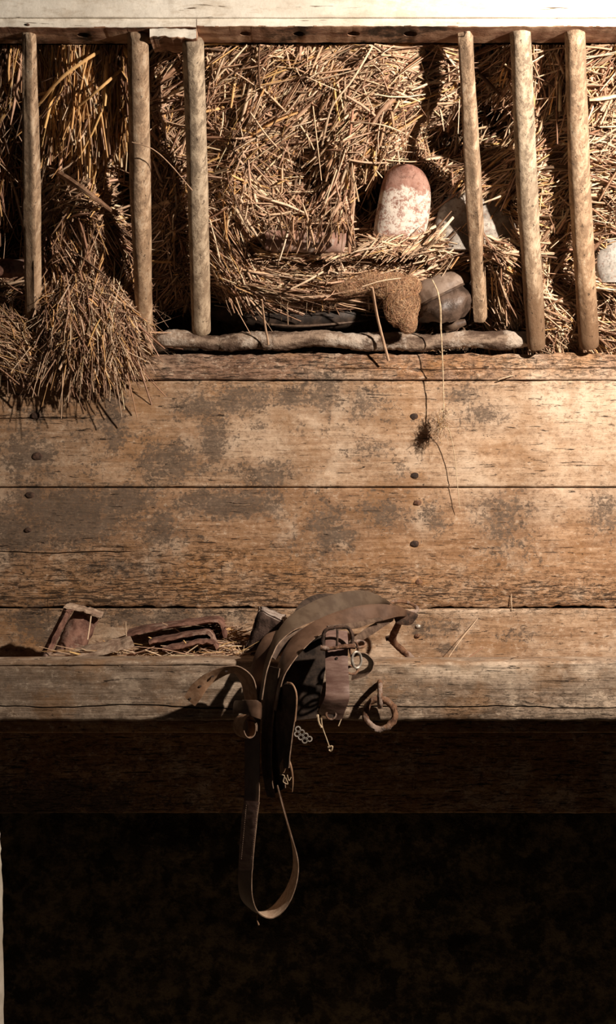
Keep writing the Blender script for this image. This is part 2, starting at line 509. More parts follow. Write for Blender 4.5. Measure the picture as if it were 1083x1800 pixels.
# boards of the manger wall
XL, XR = -1.15, 1.15
seam = 0.0011
zA, zB, zC, zD, zE = zp(667), zp(857), zp(1070), zp(1290), 0
crk = ramp_between
wp1 = timber('plank', XL, XR, zB + 0.0012, zp(668.5), 0.0, 0.032, M['plank'], seed=1.1, rag_b=0.0006,
             cracks=[(zp(735), wander(0.004, 9, 4), crk(XL, xp(170), 0.010))])
tag(wp1, 'broad upper wall board with grey grime patches, just below the reddish ledger board', 'board', 'boards of the manger wall')
wp2 = timber('plank', XL, XR, zC + 0.003, zB - 0.0006, 0.001, 0.033, M['plank_rot'], seed=2.7, rag_b=0.0042,
             cracks=[(zp(970), wander(0.005, 7, 8), crk(XL, xp(236), 0.014))])
tag(wp2, 'broad middle wall board with a rotten ragged lower edge', 'board', 'boards of the manger wall')
wp3 = timber('plank', XL, XR, zp(1250), zC, -0.004, 0.033, M['plank'], seed=5.2)
tag(wp3, 'lowest wall board, partly hidden behind the rubble lying in the trough', 'board', 'boards of the manger wall')
LEDY = -0.006
led = timber('ledger_board', XL, XR, zp(667.5, LEDY), zp(622, LEDY), LEDY, 0.16, M['ledger'], seed=8.3, rag_t=0.004, wob=0.0030, rnd=0.003,
             cracks=[(zp(648, LEDY), wander(0.006, 6, 3), crk(xp(540), XR, 0.006))])
tag(led, 'rough reddish ledge board under the pole at the foot of the hay rack', 'board', 'boards of the manger wall')

# trough: squared beam in front, floor board, apron board
BY = -0.325
beam = timber('trough_beam', XL, XR, zp(1268, BY), zp(1163, BY), BY, BY + 0.075, M['beam'], seed=12.0, wob=0.0022, rnd=0.008, warp=0.003, rag_b=0.0016,
              cracks=[(zp(1243, BY), wander(0.009, 5, 21), lambda x: max(0.0, 0.010 + 0.012 * noise.noise(Vector((x * 7, 2, 2))))), (zp(1171, BY), wander(0.002, 9, 2), crk(xp(20), xp(470), 0.003))])
tag(beam, 'thick squared grey-brown beam with a long crack forming the trough front', 'beam')
slab_t = timber('trough_floor', XL, XR, 0.735, 0.758, BY + 0.075, 0.0, M['under'], seed=3.3, res=0.02)
tag(slab_t, 'floor board of the trough under the straw and broken tiles', 'board')
APY = -0.11
apr = timber('apron_board', XL, XR, zp(1430, APY), 0.735, APY, APY + 0.03, M['under'], seed=31.0, rag_b=0.001, res=0.01,
             extra=lambda x, y, o: o + np.stack([0.9 * np.exp(-(((x - 60) / 200) ** 2 + ((y - 1415) / 45) ** 2)), 0 * x + 0.4, 0 * x, 0 * x], -1))
tag(apr, 'shadowed brown board set back below the trough beam', 'board')

# white painted lintel and bare-bottomed rack rail
RY, RB = -0.362, -0.288
zr = zp(47, RY)
lint = timber('lintel_board', XL, XR, zp(30.5, -0.368), 2.32, -0.368, -0.26, M['paint'], seed=41, wob=0.0012, rnd=0.002,
              cracks=[(2.003, lambda x: 0, crk(9, 10, 0.0))])
tag(lint, 'wide white painted board across the top of the hay rack', 'board')


def rail(px0, px1, pyb, seed, label, yf=RY, holes=(), rag=0.0012, pyt=30):
    zb = zp(pyb, yf)
    o = timber('rack_rail', px0 if px0 < -1 else xp(px0, yf), px1 if px1 and px1 < 3 and px1 > 1 else xp(px1, yf), zb, zp(pyt, yf) - 0.0005, yf, RB, [M['railwood'], M['paint']],
               seed=seed, res=0.006, rnd=0.0025, rag_b=rag, mfun=lambda p: 1 if p.normal.y < -0.75 else 0)
    tag(o, label, 'rail', 'rails that hold the rack bars')
    if holes:
        bm = bmesh.new()
        for (px, r) in holes:
            m = Matrix.Translation(P(px, 55, -0.335).xyz * Vector((1, 1, 0)) if False else Vector((xp(px, -0.33), -0.328, zb))) @ Matrix.Rotation(math.radians(8), 4, 'X')
            ret = bmesh.ops.create_cone(bm, cap_ends=True, segments=18, radius1=r, radius2=r * 0.9, depth=0.026, matrix=m)
            for v in ret['verts']:
                v.co += Vector((fbm(v.co * 90), fbm(v.co * 90 + Vector((5, 0, 0))), 0)) * 0.0015
        me = bpy.data.meshes.new('cut'); bm.to_mesh(me); bm.free()
        cut = bpy.data.objects.new('cut', me); COL.objects.link(cut)
        md = o.modifiers.new('holes', 'BOOLEAN'); md.object = cut; md.operation = 'DIFFERENCE'; md.solver = 'EXACT'
        dg = bpy.context.evaluated_depsgraph_get()
        nm = bpy.data.meshes.new_from_object(o.evaluated_get(dg))
        o.modifiers.clear(); o.data = nm
        bpy.data.objects.remove(cut)
    return o


rail(XL, 345, 48, 51, 'left length of rack rail with one empty round hole in its bare underside', holes=[(147, 0.0115)])
rail(263, 345, 65, 52, 'short pale filler block under the joint of the rack rail', yf=-0.360, rag=0.005, pyt=48.5)
rail(346, XR, 46.5, 53, 'right length of rack rail with four empty holes in its dark underside',
     holes=[(432, 0.0105), (526, 0.0105), (622, 0.0115), (722, 0.0125)])


# ------------------------------------------------------------------ the rack bars
def rack_bar(top, mid, bot, square, mat, seed, label, dirty=0.0, ytop=-0.336, ybot=-0.012, cap=0.35):
    """top/mid/bot = (left px, right px, py)"""
    pts = []
    for k in range(46):
        t = k / 45
        a, b, u = (top, mid, t / ((mid[2] - top[2]) / (bot[2] - top[2]))) if t < (mid[2] - top[2]) / (bot[2] - top[2]) else \
                  (mid, bot, (t - (mid[2] - top[2]) / (bot[2] - top[2])) / (1 - (mid[2] - top[2]) / (bot[2] - top[2])))
        l, r, y = (a[i] + (b[i] - a[i]) * u for i in range(3))
        Y = ytop + (ybot - ytop) * t
        c = P((l + r) / 2, y, Y)
        pts.append((c, (P(r, y, Y) - P(l, y, Y)).length / 2))
    nseg = 28
    verts, faces = [], []
    ax = (pts[-1][0] - pts[0][0]).normalized()
    U = Vector((1, 0, 0)); U = (U - ax * U.dot(ax)).normalized(); V = ax.cross(U)
    rings = []
    c0, r0 = pts[0]
    for f, o in ((0.0, 0.0), (0.55, 0.0), (0.85, cap * 0.3), (1.0, cap)):
        rings.append((c0 + ax * (o * r0), r0 * f))
    rings += [(c, r) for (c, r) in pts[1:-1]]
    c1, r1 = pts[-1]
    rings += [(c1, r1 * 0.98), (c1 + ax * 0.003, r1 * 0.9), (c1 + ax * 0.003, 0.0)]
    for i, (c, r) in enumerate(rings):
        for j in range(nseg):
            a = j / nseg * 2 * math.pi
            ca, sa = math.cos(a), math.sin(a)
            if square:
                p = 12
                q = (abs(ca) ** p + abs(sa) ** p) ** (-1 / p)
                ang = math.radians(square)
                u, v = q * ca * 0.93, q * sa * 0.93
                u, v = u * math.cos(ang) - v * math.sin(ang), u * math.sin(ang) + v * math.cos(ang)
                u /= (math.cos(ang) + abs(math.sin(ang)) * 0.75); v /= (math.cos(ang) + abs(math.sin(ang)) * 0.75)
            else:
                u, v = ca, sa
            q = c + (U * u + V * v) * r
            nn = 0.0011 * fbm(Vector((u * 2 + seed, v * 2, c.z * 9))) + 0.0005 * noise.noise(Vector((u * 9, v * 9, c.z * 40 + seed)))
            q += (U * u + V * v) * nn * (1 if r > 0 else 0)
            verts.append(q)
    n = len(rings)
    for i in range(n - 1):
        for j in range(nseg):
            k = (j + 1) % nseg
            faces.append((i * nseg + j, i * nseg + k, (i + 1) * nseg + k, (i + 1) * nseg + j))
    me = mesh_from('rack_bar', verts, faces, True, 50)
    bm = bmesh.new(); bm.from_mesh(me)
    bmesh.ops.remove_doubles(bm, verts=bm.verts, dist=1e-6)
    bm.to_mesh(me); bm.free()

    def ex(x, y, o):
        o[:] = 0
        o[:, 0] = dirty * np.clip((y - 390) / 190, 0, 1)
        o[:, 2] = np.clip((y - 300) / 200, 0, 1) * min(1, dirty * 1.4)
        return o
    paint_marks(me, ex)
    o = link('rack_bar', me, mat)
    tag(o, label, 'bar', 'upright bars of the hay rack')
    return o


rack_bar((39, 63, 54), (39, 72, 300), (46, 74, 622), 22, M['bar'], 1, 'narrow squared rack bar nearest the left edge, its foot deep in hay', 0.35)
rack_bar((224, 261, 54), (228, 265, 340), (242, 269, 622), 0, M['bar'], 2, 'round tan rack bar beside the drooping clump, tapering to its foot', 0.45, ybot=-0.012)
rack_bar((320, 358, 66), (329, 366, 330), (337, 371, 581), 0, M['bar_worn'], 3, 'blotchy grey-tan rack bar standing on the left end of the low pole', 0.4, ybot=-0.016)
rack_bar((802, 832, 44), (817, 849, 340), (831, 858, 560), 22, M['bar'], 4, 'squared rack bar with white scratches beside the upright curved tile', 0.25, ybot=-0.03)
rack_bar((896, 932, 49), (908, 946, 340), (927, 959, 608), 0, M['bar_worn'], 5, 'round rack bar at the right end of the low pole, muddy lower third', 0.95, ybot=-0.026)
rack_bar((992, 1028, 45), (1001, 1039, 340), (1018, 1053, 606), 0, M['bar'], 6, 'thick round orange-tan rack bar, last on the right', 0.85, ybot=-0.02)


# ------------------------------------------------------------------ tubes, ribbons
def smooth_path(pts, n):
    """Catmull-Rom through tuples of any length; returns n+1 points"""
    A = [np.array(p, float) for p in pts]
    A = [2 * A[0] - A[1]] + A + [2 * A[-1] - A[-2]]
    segs = len(A) - 3
    out = []
    for i in range(n + 1):
        t = i / n * segs
        k = min(int(t), segs - 1); u = t - k
        p0, p1, p2, p3 = A[k:k + 4]
        out.append(0.5 * ((2 * p1) + (-p0 + p2) * u + (2 * p0 - 5 * p1 + 4 * p2 - p3) * u * u + (-p0 + 3 * p1 - 3 * p2 + p3) * u ** 3))
    return out


def tube_geo(pts, rad, n=24, seg=8, closed=False, rough=0.0, seed=0, flat=1.0):
    """pts 3D; rad number or list -> verts, faces"""
    if closed:
        P_ = [Vector(p) for p in pts]
    else:
        P_ = [Vector(p) for p in smooth_path(pts, n)]
    m = len(P_)
    verts, faces = [], []
    up = Vector((0.13, 0.2, 1)).normalized()
    prevU = None
    for i, c in enumerate(P_):
        a = P_[(i - 1) % m] if closed else P_[max(0, i - 1)]
        b = P_[(i + 1) % m] if closed else P_[min(m - 1, i + 1)]
        T = (b - a).normalized()
        if prevU is None:
            U = T.cross(up)
            if U.length < 0.1: U = T.cross(Vector((1, 0, 0)))
        else:
            U = prevU - T * prevU.dot(T)
        U.normalize(); prevU = U
        V = T.cross(U)
        r = rad if isinstance(rad, (int, float)) else np.interp(i / (m - 1), np.linspace(0, 1, len(rad)), rad)
        for j in range(seg):
            an = j / seg * 2 * math.pi
            q = c + (U * math.cos(an) + V * math.sin(an) * flat) * r
            if rough:
                q += (U * math.cos(an) + V * math.sin(an)) * rough * fbm(q * 120 + Vector((seed, 0, 0)))
            verts.append(q)
    for i in range(m if closed else m - 1):
        for j in range(seg):
            k = (j + 1) % seg
            i2 = (i + 1) % m
            faces.append((i * seg + j, i * seg + k, i2 * seg + k, i2 * seg + j))
    if not closed:
        faces.append(tuple(range(seg))[::-1]); faces.append(tuple((m - 1) * seg + j for j in range(seg)))
    return verts, faces


def merge(*geos):
    V, F = [], []
    for v, f in geos:
        o = len(V); V += list(v); F += [tuple(i + o for i in q) for q in f]
    return V, F


def mk(name, geo, mat, parent=None, sharp=40):
    return link(name, mesh_from(name, geo[0], geo[1], True, sharp), mat, parent)


def ribbon_geo(A, B, th=0.0035, n=60, seed=0.0, wob=0.0005, round_end=(False, False), bulge=0.0):
    """strap between two edge paths of (px, py, Y) control points"""
    a = [Vector(P(*p)) for p in smooth_path(A, n)]
    b = [Vector(P(*p)) for p in smooth_path(B, n)]
    m = len(a)
    nu = 7
    verts, faces = [], []
    for i in range(m):
        c, w = (a[i] + b[i]) / 2, (b[i] - a[i])
        T = ((a[min(m - 1, i + 1)] + b[min(m - 1, i + 1)]) - (a[max(0, i - 1)] + b[max(0, i - 1)])).normalized()
        W = w.normalized()
        N = T.cross(W).normalized()
        hw = w.length / 2
        t = i / (m - 1)
        for e, tt in ((round_end[0], t), (round_end[1], 1 - t)):
            if e and tt < 0.06: hw *= math.sqrt(max(0.02, 1 - (1 - tt / 0.06) ** 2))
        ring = []
        for s in (1, -1):
            for j in range(nu):
                u = -1 + 2 * j / (nu - 1)
                u *= s
                thk = th / 2 * (0.45 if abs(u) > 0.99 else 1.0)
                q = c + W * (u * hw) + N * (s * thk)
                if bulge: q += (N if N.y < 0 else -N) * bulge * (1 - u * u) * math.sin(math.pi * t) ** 0.5
                q += N * wob * 2 * fbm(Vector((t * 9, u * 1.3, seed))) + W * wob * fbm(Vector((t * 14, 3, seed + u)))
                ring.append(q)
        verts += ring
    k = 2 * nu
    for i in range(m - 1):
        for j in range(k):
            j2 = (j + 1) % k
            faces.append((i * k + j, i * k + j2, (i + 1) * k + j2, (i + 1) * k + j))
    faces.append(tuple(range(k))); faces.append(tuple((m - 1) * k + j for j in range(k))[::-1])
    return verts, faces


# ------------------------------------------------------------------ straw
TINT = {'gold': (0.72, 0.43, 0.18), 'pale': (0.78, 0.58, 0.40), 'tan': (0.58, 0.38, 0.25), 'brown': (0.33, 0.185, 0.115), 'dark': (0.13, 0.075, 0.048)}


class Straws:
    """bent thin three-sided stalks gathered into one mesh"""
    def __init__(self): self.c = []

    def add(self, E0, E1, bend, rad, tint):
        """E0,E1,bend (N,3); rad (N,); tint (N,3)"""
        self.c.append((E0, E1, bend, rad, tint))

    def build(self, name, mat, segs=3):
        E0, E1, B, R, T = (np.concatenate([c[i] for c in self.c]) for i in range(5))
        N = len(E0)
        D = E1 - E0
        D /= np.linalg.norm(D, axis=1)[:, None] + 1e-9
        rv = RNG.normal(size=(N, 3))
        U = np.cross(D, rv); U /= np.linalg.norm(U, axis=1)[:, None]
        V = np.cross(D, U)
        nr = segs + 1
        vs = np.empty((N, nr, 3, 3), np.float32)
        flat = RNG.uniform(0.25, 0.8, N)
        for k in range(nr):
            t = k / segs
            c = E0 + (E1 - E0) * t + B * (4 * t * (1 - t))
            tr = R * (1.0 if 0 < k < segs else 0.72)
            for j in range(3):
                a = j * 2 * math.pi / 3
                vs[:, k, j] = c + (U * (math.cos(a) * tr)[:, None] + V * (math.sin(a) * tr * flat)[:, None])
        idx = np.arange(N)[:, None, None] * (nr * 3)
        quads = []
        for k in range(segs):
            for j in range(3):
                j2 = (j + 1) % 3
                quads.append([k * 3 + j, k * 3 + j2, (k + 1) * 3 + j2, (k + 1) * 3 + j])
        q = (idx + np.array(quads)[None]).reshape(-1, 4)
        me = bpy.data.meshes.new(name)
        me.vertices.add(N * nr * 3)
        me.vertices.foreach_set('co', vs.reshape(-1))
        nf = len(q)
        me.loops.add(nf * 4); me.polygons.add(nf)
        me.loops.foreach_set('vertex_index', q.reshape(-1).astype(np.int32))
        me.polygons.foreach_set('loop_start', np.arange(0, nf * 4, 4, dtype=np.int32))
        me.polygons.foreach_set('loop_total', np.full(nf, 4, np.int32))
        me.update(calc_edges=True)
        me.validate()
        at = me.attributes.new('tint', 'FLOAT_COLOR', 'POINT')
        cc = np.ones((N, nr * 3, 4), np.float32)
        cc[:, :, :3] = T[:, None, :]
        at.data.foreach_set('color', cc.reshape(-1))
        return link(name, me, mat)


# relief of the hay behind the bars: px, py, rx, ry, metres (negative = towards the room)
_ph = RNG.uniform(0, 6.28, (14, 2)); _fr = RNG.uniform(0.01, 0.055, 14); _an = RNG.uniform(0, 6.28, 14)
LUMPS = [(145, 160, 62, 100, -.05), (150, 350, 60, 50, -.05), (215, 330, 28, 70, .10), (20, 400, 40, 50, .10), (150, 480, 70, 60, -.045), (20, 250, 40, 90, .05),
         (300, 150, 30, 60, .045), (300, 400, 30, 60, -.02), (300, 480, 30, 40, .01), (300, 565, 40, 45, .13), (370, 560, 30, 40, .06),
         (430, 150, 60, 60, -.01), (640, 130, 120, 60, -.03), (520, 290, 70, 30, .07), (545, 330, 50, 25, .05), (430, 320, 60, 80, -.03), (560, 380, 60, 40, -.03),
         (770, 245, 50, 34, .12), (640, 350, 20, 50, .13), (700, 350, 50, 50, .06), (790, 200, 30, 60, .04), (540, 425, 60, 16, .05),
         (870, 110, 30, 50, 0.0), (870, 200, 34, 50, .12), (880, 290, 34, 40, -.015), (905, 440, 34, 40, .0), (880, 400, 50, 30, .05),
         (960, 110, 28, 50, .03), (965, 330, 30, 80, -.01), (985, 500, 22, 60, .06), (880, 480, 40, 90, -.02), (980, 560, 50, 50, -.03), (1060, 460, 50, 45, .05),
         (1060, 300, 40, 120, -.02), (1065, 540, 50, 30, .0), (230, 500, 30, 60, -.01), (20, 540, 60, 60, -.03), (800, 560, 20, 40, .05), (720, 470, 60, 30, -.02)]


def nest_edge(x):
    u = np.clip((x - 545) / 190, -1, 1)
    return 458 + 94 * np.sqrt(1 - u * u * 0.98) + 5 * np.sin(x * 0.09) + 3 * np.sin(x * 0.23)


def ybar(py): return -0.336 + (np.clip(py, 40, 700) - 50) * (0.324 / 560)


def hay_y(px, py, rough=1.0):
    y = ybar(py) + 0.062 - 0.028 * np.clip((px - 850) / 40, 0, 1)
    y = y - 0.022 * np.exp(-((px - 302) / 26) ** 2) * (py < 520)
    for (cx, cy, rx, ry, a) in LUMPS:
        y = y + a * np.exp(-(((px - cx) / rx) ** 2 + ((py - cy) / ry) ** 2))
    s = 0
    for k in range(14):
        s = s + np.sin(px * _fr[k] * math.cos(_an[k]) * 1.5 + py * _fr[k] * math.sin(_an[k]) * 1.5 + _ph[k, 0])
    y = y + rough * 0.0035 * s
    # the nest bulges forward and is undercut
    inx = np.clip((px - 362) / 22, 0, 1) * np.clip((735 - px) / 30, 0, 1)
    e = nest_edge(px)
    bulge = np.exp(-((py - 500) / 48.0) ** 2) * inx
    y = y - 0.055 * bulge
    under = 1 / (1 + np.exp(-(py - e) / 3.0)) * inx
    y = y + 0.17 * under
    return np.minimum(y, 0.22)


def absorb(o, core, extra_mat):
    """stalks and their matted core are one mass"""
    o.data.materials.append(extra_mat)
    bm = bmesh.new(); bm.from_mesh(o.data)
    n0 = len(bm.faces)
    bm.from_mesh(core.data)
    bm.faces.ensure_lookup_table()
    for k in range(n0, len(bm.faces)): bm.faces[k].material_index = 1
    bm.to_mesh(o.data); bm.free()
    bpy.data.objects.remove(core)


def hollow(px, py):
    """density 0..1"""
    d = np.ones_like(px)
    inx = (px > 366) & (px < 728)
    d = np.where(inx & (py > nest_edge(px) + 4), 0.0, d)
    d = np.where((px > 268) & (px < 380) & (py > 530), 0.05, d)
    for (cx, cy, rx, ry, k) in ((705, 355, 52, 74, 0.0), (835, 375, 72, 46, 0.1), (545, 428, 70, 17, 0.12), (1075, 455, 32, 38, 0.05), (18, 472, 34, 18, 0.05),
                                (775, 530, 54, 50, 0.0), (770, 245, 40, 28, 0.35), (868, 205, 30, 36, 0.3), (213, 330, 22, 60, 0.35), (300, 150, 22, 50, .8),
                                (640, 350, 16, 46, 0.15), (545, 305, 40, 18, 0.4)):
        m = ((px - cx) / rx) ** 2 + ((py - cy) / ry) ** 2 < 1
        d = np.where(m, d * k, d)
    return d


PAL = list(TINT.values())
HAYR = 1.35


def tints(n, w):
    w = np.array(w, float); w /= w.sum()
    k = RNG.choice(5, n, p=w)
    c = np.array(PAL)[k] * RNG.uniform(0.7, 1.3, (n, 1))
    c *= 1 + RNG.uniform(-0.05, 0.05, (n, 3))
    return np.clip(c, 0, 0.9)


def scatter(S, box, n, ang, spread, length, rad, w, depth=0.02, yfun=hay_y, bend=0.05, dens=hollow, lift=0.006, off=0.0):
    """box px range; ang in degrees, 0 = rightwards, 90 = up"""
    x0, x1, y0, y1 = box
    px = RNG.uniform(x0, x1, n); py = RNG.uniform(y0, y1, n)
    if dens is not None:
        k = RNG.uniform(0, 1, n) < dens(px, py)
        px, py = px[k], py[k]; n = len(px)
    a = np.radians((ang(px, py) if callable(ang) else ang) + RNG.normal(0, spread, n))
    L = length * RNG.lognormal(0, 0.4, n); L = np.clip(L, 8, 230)
    dx, dy = np.cos(a) * L / 2, -np.sin(a) * L / 2
    lay = RNG.uniform(0, 1, n) ** 1.5 * depth + off
    j = RNG.normal(0, lift, (2, n))
    q0x, q0y, q1x, q1y = px - dx, py - dy, px + dx, py + dy
    cl = lambda v: np.clip(v, 79, 780)
    q0y, q1y = cl(q0y), cl(q1y)
    yc = yfun(px, py)
    ya, yb = yfun(q0x, q0y), yfun(q1x, q1y)
    ya = np.clip(ya, yc - 0.03, yc + 0.03); yb = np.clip(yb, yc - 0.03, yc + 0.03)
    E0 = PA(q0x, q0y, ya + lay + j[0]); E1 = PA(q1x, q1y, yb + lay + j[1])
    Lm = np.linalg.norm(E1 - E0, axis=1)
    B = RNG.normal(0, bend, (n, 3)) * Lm[:, None] * 0.6
    R = rad * HAYR * RNG.lognormal(0, 0.42, n)
    S.add(E0, E1, B, R, tints(n, w))


# gold pale tan brown dark
hay = Straws()
W_ = dict(gold=(5, 2, 2, 1.5, .5), mid=(1, 2.2, 4, 3, 1.4), pale=(.6, 4, 4, 2, 1), dull=(.4, .8, 2.5, 4, 3), red=(.7, .4, 2, 5, 2))
# everywhere first: small mixed stuff, then the combed regions
scatter(hay, (-140, 1230, 78, 625), 9000, 20, 60, 30, 0.0009, W_['mid'], 0.02, off=0.008)
scatter(hay, (-140, 1230, 78, 625), 8000, 60, 60, 15, 0.0010, W_['dull'], 0.02, off=0.008)
scatter(hay, (66, 226, 80, 250), 2600, 90, 8, 80, 0.0015, W_['gold'], 0.014, bend=0.03)
scatter(hay, (70, 222, 120, 290), 420, 62, 22, 80, 0.0016, W_['gold'], 0.006)
scatter(hay, (-140, 46, 80, 380), 900, 88, 16, 100, 0.0014, (3, 1, 2, 4, 3), 0.03)
scatter(hay, (76, 222, 290, 400), 1100, lambda x, y: 30 - (x - 150) * 0.4, 30, 46, 0.0016, W_['mid'], 0.02)
scatter(hay, (80, 240, 390, 540), 1500, -62, 16, 66, 0.0013, W_['red'], 0.025)
scatter(hay, (80, 240, 390, 560), 700, 80, 30, 50, 0.0011, W_['dull'], 0.01)
scatter(hay, (-140, 46, 480, 640), 1000, 20, 45, 50, 0.0012, W_['mid'], 0.03)
scatter(hay, (264, 334, 86, 540), 2600, 55, 40, 44, 0.0013, W_['mid'], 0.03)
scatter(hay, (362, 500, 80, 260), 1300, 58, 22, 62, 0.0014, W_['mid'], 0.03)
scatter(hay, (480, 660, 80, 290), 2100, 52, 24, 56, 0.0015, W_['pale'], 0.03)
scatter(hay, (620, 805, 80, 270), 2600, lambda x, y: 18 + (y - 90) * 0.14, 22, 52, 0.0014, W_['pale'], 0.03)
scatter(hay, (540, 800, 78, 130), 700, lambda x, y: np.where(x > 660, -12, 20), 20, 60, 0.0014, W_['pale'], 0.01)
scatter(hay, (364, 490, 240, 430), 1500, lambda x, y: -38 - (y - 250) * 0.08, 18, 66, 0.0014, W_['mid'], 0.02)
scatter(hay, (364, 480, 220, 330), 400, 0, 14, 70, 0.0012, (2, 1, 4, 2, 1), 0.006)
scatter(hay, (480, 660, 290, 420), 1300, lambda x, y: 85 - (x - 560) * 0.15, 20, 48, 0.0019, (.3, 1, 4, 4, 2), 0.03)
scatter(hay, (590, 700, 240, 330), 400, 55, 24, 44, 0.0015, W_['mid'], 0.02)
scatter(hay, (740, 820, 250, 470), 500, 40, 22, 50, 0.0013, W_['mid'], 0.01)
scatter(hay, (848, 905, 84, 240), 650, 50, 30, 46, 0.0012, W_['mid'], 0.02)
scatter(hay, (846, 912, 240, 340), 700, 42, 22, 52, 0.0016, W_['pale'], 0.01)
scatter(hay, (846, 930, 380, 500), 900, -36, 22, 60, 0.0016, W_['pale'], 0.01)
scatter(hay, (856, 940, 480, 610), 900, -70, 26, 44, 0.0014, W_['mid'], 0.02)
scatter(hay, (936, 1000, 78, 190), 550, 86, 14, 74, 0.0015, W_['mid'], 0.02)
scatter(hay, (936, 1010, 190, 500), 1500, 38, 26, 46, 0.0016, W_['pale'], 0.02)
scatter(hay, (940, 1030, 480, 612), 1200, -35, 32, 42, 0.0013, W_['pale'], 0.02)
scatter(hay, (1030, 1230, 78, 210), 1200, 50, 32, 60, 0.0016, W_['mid'], 0.03)
scatter(hay, (1036, 1230, 200, 425), 1700, 2, 16, 62, 0.0016, W_['pale'], 0.02)
scatter(hay, (1036, 1230, 400, 612), 1500, -28, 34, 44, 0.0013, W_['mid'], 0.02)
scatter(hay, (364, 830, 84, 420), 1500, lambda x, y: 40 + RNG.normal(0, 40, len(x)), 10, 50, 0.0013, W_['pale'], 0.0, off=-0.004)
scatter(hay, (930, 1100, 84, 600), 500, lambda x, y: 20 + RNG.normal(0, 40, len(x)), 10, 46, 0.0013, W_['pale'], 0.0, off=-0.004)
# nest: long stalks that sweep across, and its fringe
scatter(hay, (372, 720, 430, 548), 2600, lambda x, y: 40 - 5 * RNG.uniform(-1, 1, len(x)), 60, 30, 0.0011, W_['pale'], 0.02)
scatter(hay, (380, 760, 440, 490), 700, lambda x, y: -8 + (x - 560) * 0.05, 10, 90, 0.0013, W_['pale'], 0.004)
scatter(hay, (400, 660, 505, 548), 520, lambda x, y: -6 + (x - 540) * 0.11, 7, 110, 0.0012, (2, 3, 4, 2, 1), 0.004)
scatter(hay, (368, 440, 440, 520), 600, -52, 14, 60, 0.0011, W_['mid'], 0.006)
scatter(hay, (700, 826, 415, 480), 800, lambda x, y: 36 + RNG.normal(0, 10, len(x)), 14, 66, 0.0014, W_['pale'], 0.008)
scatter(hay, (745, 828, 440, 490), 450, 70, 26, 34, 0.0013, W_['pale'], 0.008)
# stalks lying over the feet of the tiles and over the flat one
scatter(hay, (640, 770, 420, 444), 420, 8, 26, 44, 0.0012, W_['pale'], 0.0, dens=None, off=-0.05)
scatter(hay, (475, 620, 396, 420), 60, 80, 20, 40, 0.0014, W_['mid'], 0.0, dens=None, off=-0.112)
scatter(hay, (470, 620, 441, 452), 160, 4, 22, 50, 0.0012, W_['pale'], 0.0, dens=None, off=-0.04)
scatter(hay, (755, 850, 425, 450), 200, 32, 16, 60, 0.0014, W_['pale'], 0.0, dens=None, off=-0.03)
scatter(hay, (850, 925, 425, 450), 120, -20, 20, 50, 0.0014, W_['pale'], 0.0, dens=None, off=-0.03)
scatter(hay, (1034, 1066, 410, 500), 120, 20, 50, 30, 0.0012, W_['mid'], 0.0, dens=None, off=-0.028)
scatter(hay, (1030, 1110, 488, 510), 100, -20, 20, 50, 0.0014, W_['pale'], 0.0, dens=None, off=-0.03)
# a few that stick out between the bars
scatter(hay, (70, 1083, 120, 560), 260, 30, 60, 66, 0.0011, W_['pale'], 0.0, lift=0.022, bend=0.1)
hay_o = hay.build('hay', M['straw'])
tag(hay_o, 'dry hay and straw packed behind the bars of the rack', 'hay', kind='stuff')

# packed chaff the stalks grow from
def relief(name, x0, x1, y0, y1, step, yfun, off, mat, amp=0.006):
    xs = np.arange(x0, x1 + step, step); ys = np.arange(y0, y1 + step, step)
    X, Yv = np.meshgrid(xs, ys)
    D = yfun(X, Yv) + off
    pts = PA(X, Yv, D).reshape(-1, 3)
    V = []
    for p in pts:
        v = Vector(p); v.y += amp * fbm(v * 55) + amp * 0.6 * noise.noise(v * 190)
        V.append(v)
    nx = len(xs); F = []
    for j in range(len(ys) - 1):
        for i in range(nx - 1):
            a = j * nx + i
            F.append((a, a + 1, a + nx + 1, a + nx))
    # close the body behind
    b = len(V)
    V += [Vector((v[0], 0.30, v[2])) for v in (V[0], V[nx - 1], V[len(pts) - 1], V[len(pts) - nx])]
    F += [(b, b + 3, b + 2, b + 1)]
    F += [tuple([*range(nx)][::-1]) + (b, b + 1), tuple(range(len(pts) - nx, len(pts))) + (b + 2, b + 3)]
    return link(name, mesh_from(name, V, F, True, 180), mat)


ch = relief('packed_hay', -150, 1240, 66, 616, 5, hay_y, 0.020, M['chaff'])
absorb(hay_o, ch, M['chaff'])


# the clump that droops over the ledge on the left
def clump_y(px, py):
    u = ((px - 150) / 108) ** 2 + ((py - 575) / 105) ** 2
    return -0.020 - 0.078 * np.sqrt(np.clip(1.15 - u, 0, 1))


cl = Straws()
HAYR = 1.1
fan = lambda x, y: -90 + (x - 150) * 0.34
in_clump = lambda x, y: ((((x - 150) / 104) ** 2 + ((y - 560) / 84) ** 2) < 1).astype(float)
scatter(cl, (45, 255, 480, 662), 2800, fan, 20, 66, 0.0011, (1, 1.5, 3, 4, 3), 0.03, clump_y, 0.06, in_clump)
scatter(cl, (60, 245, 470, 620), 1700, lambda x, y: fan(x, y) + 25, 50, 40, 0.0010, (.8, 1, 3, 4, 3), 0.014, clump_y, 0.1, in_clump)
scatter(cl, (170, 262, 470, 640), 900, 62, 24, 52, 0.0009, (1, 1.5, 3, 3, 2), 0.03, clump_y, 0.08, in_clump)
scatter(cl, (70, 235, 585, 632), 420, fan, 14, 88, 0.0011, (1.5, 3, 3, 3, 1), 0.01, clump_y, 0.05, None, 0.01)
scatter(cl, (60, 240, 500, 640), 260, lambda x, y: fan(x, y), 26, 90, 0.0014, (2, 3, 3, 2, 0), 0.0, clump_y, 0.05, in_clump, 0.010)
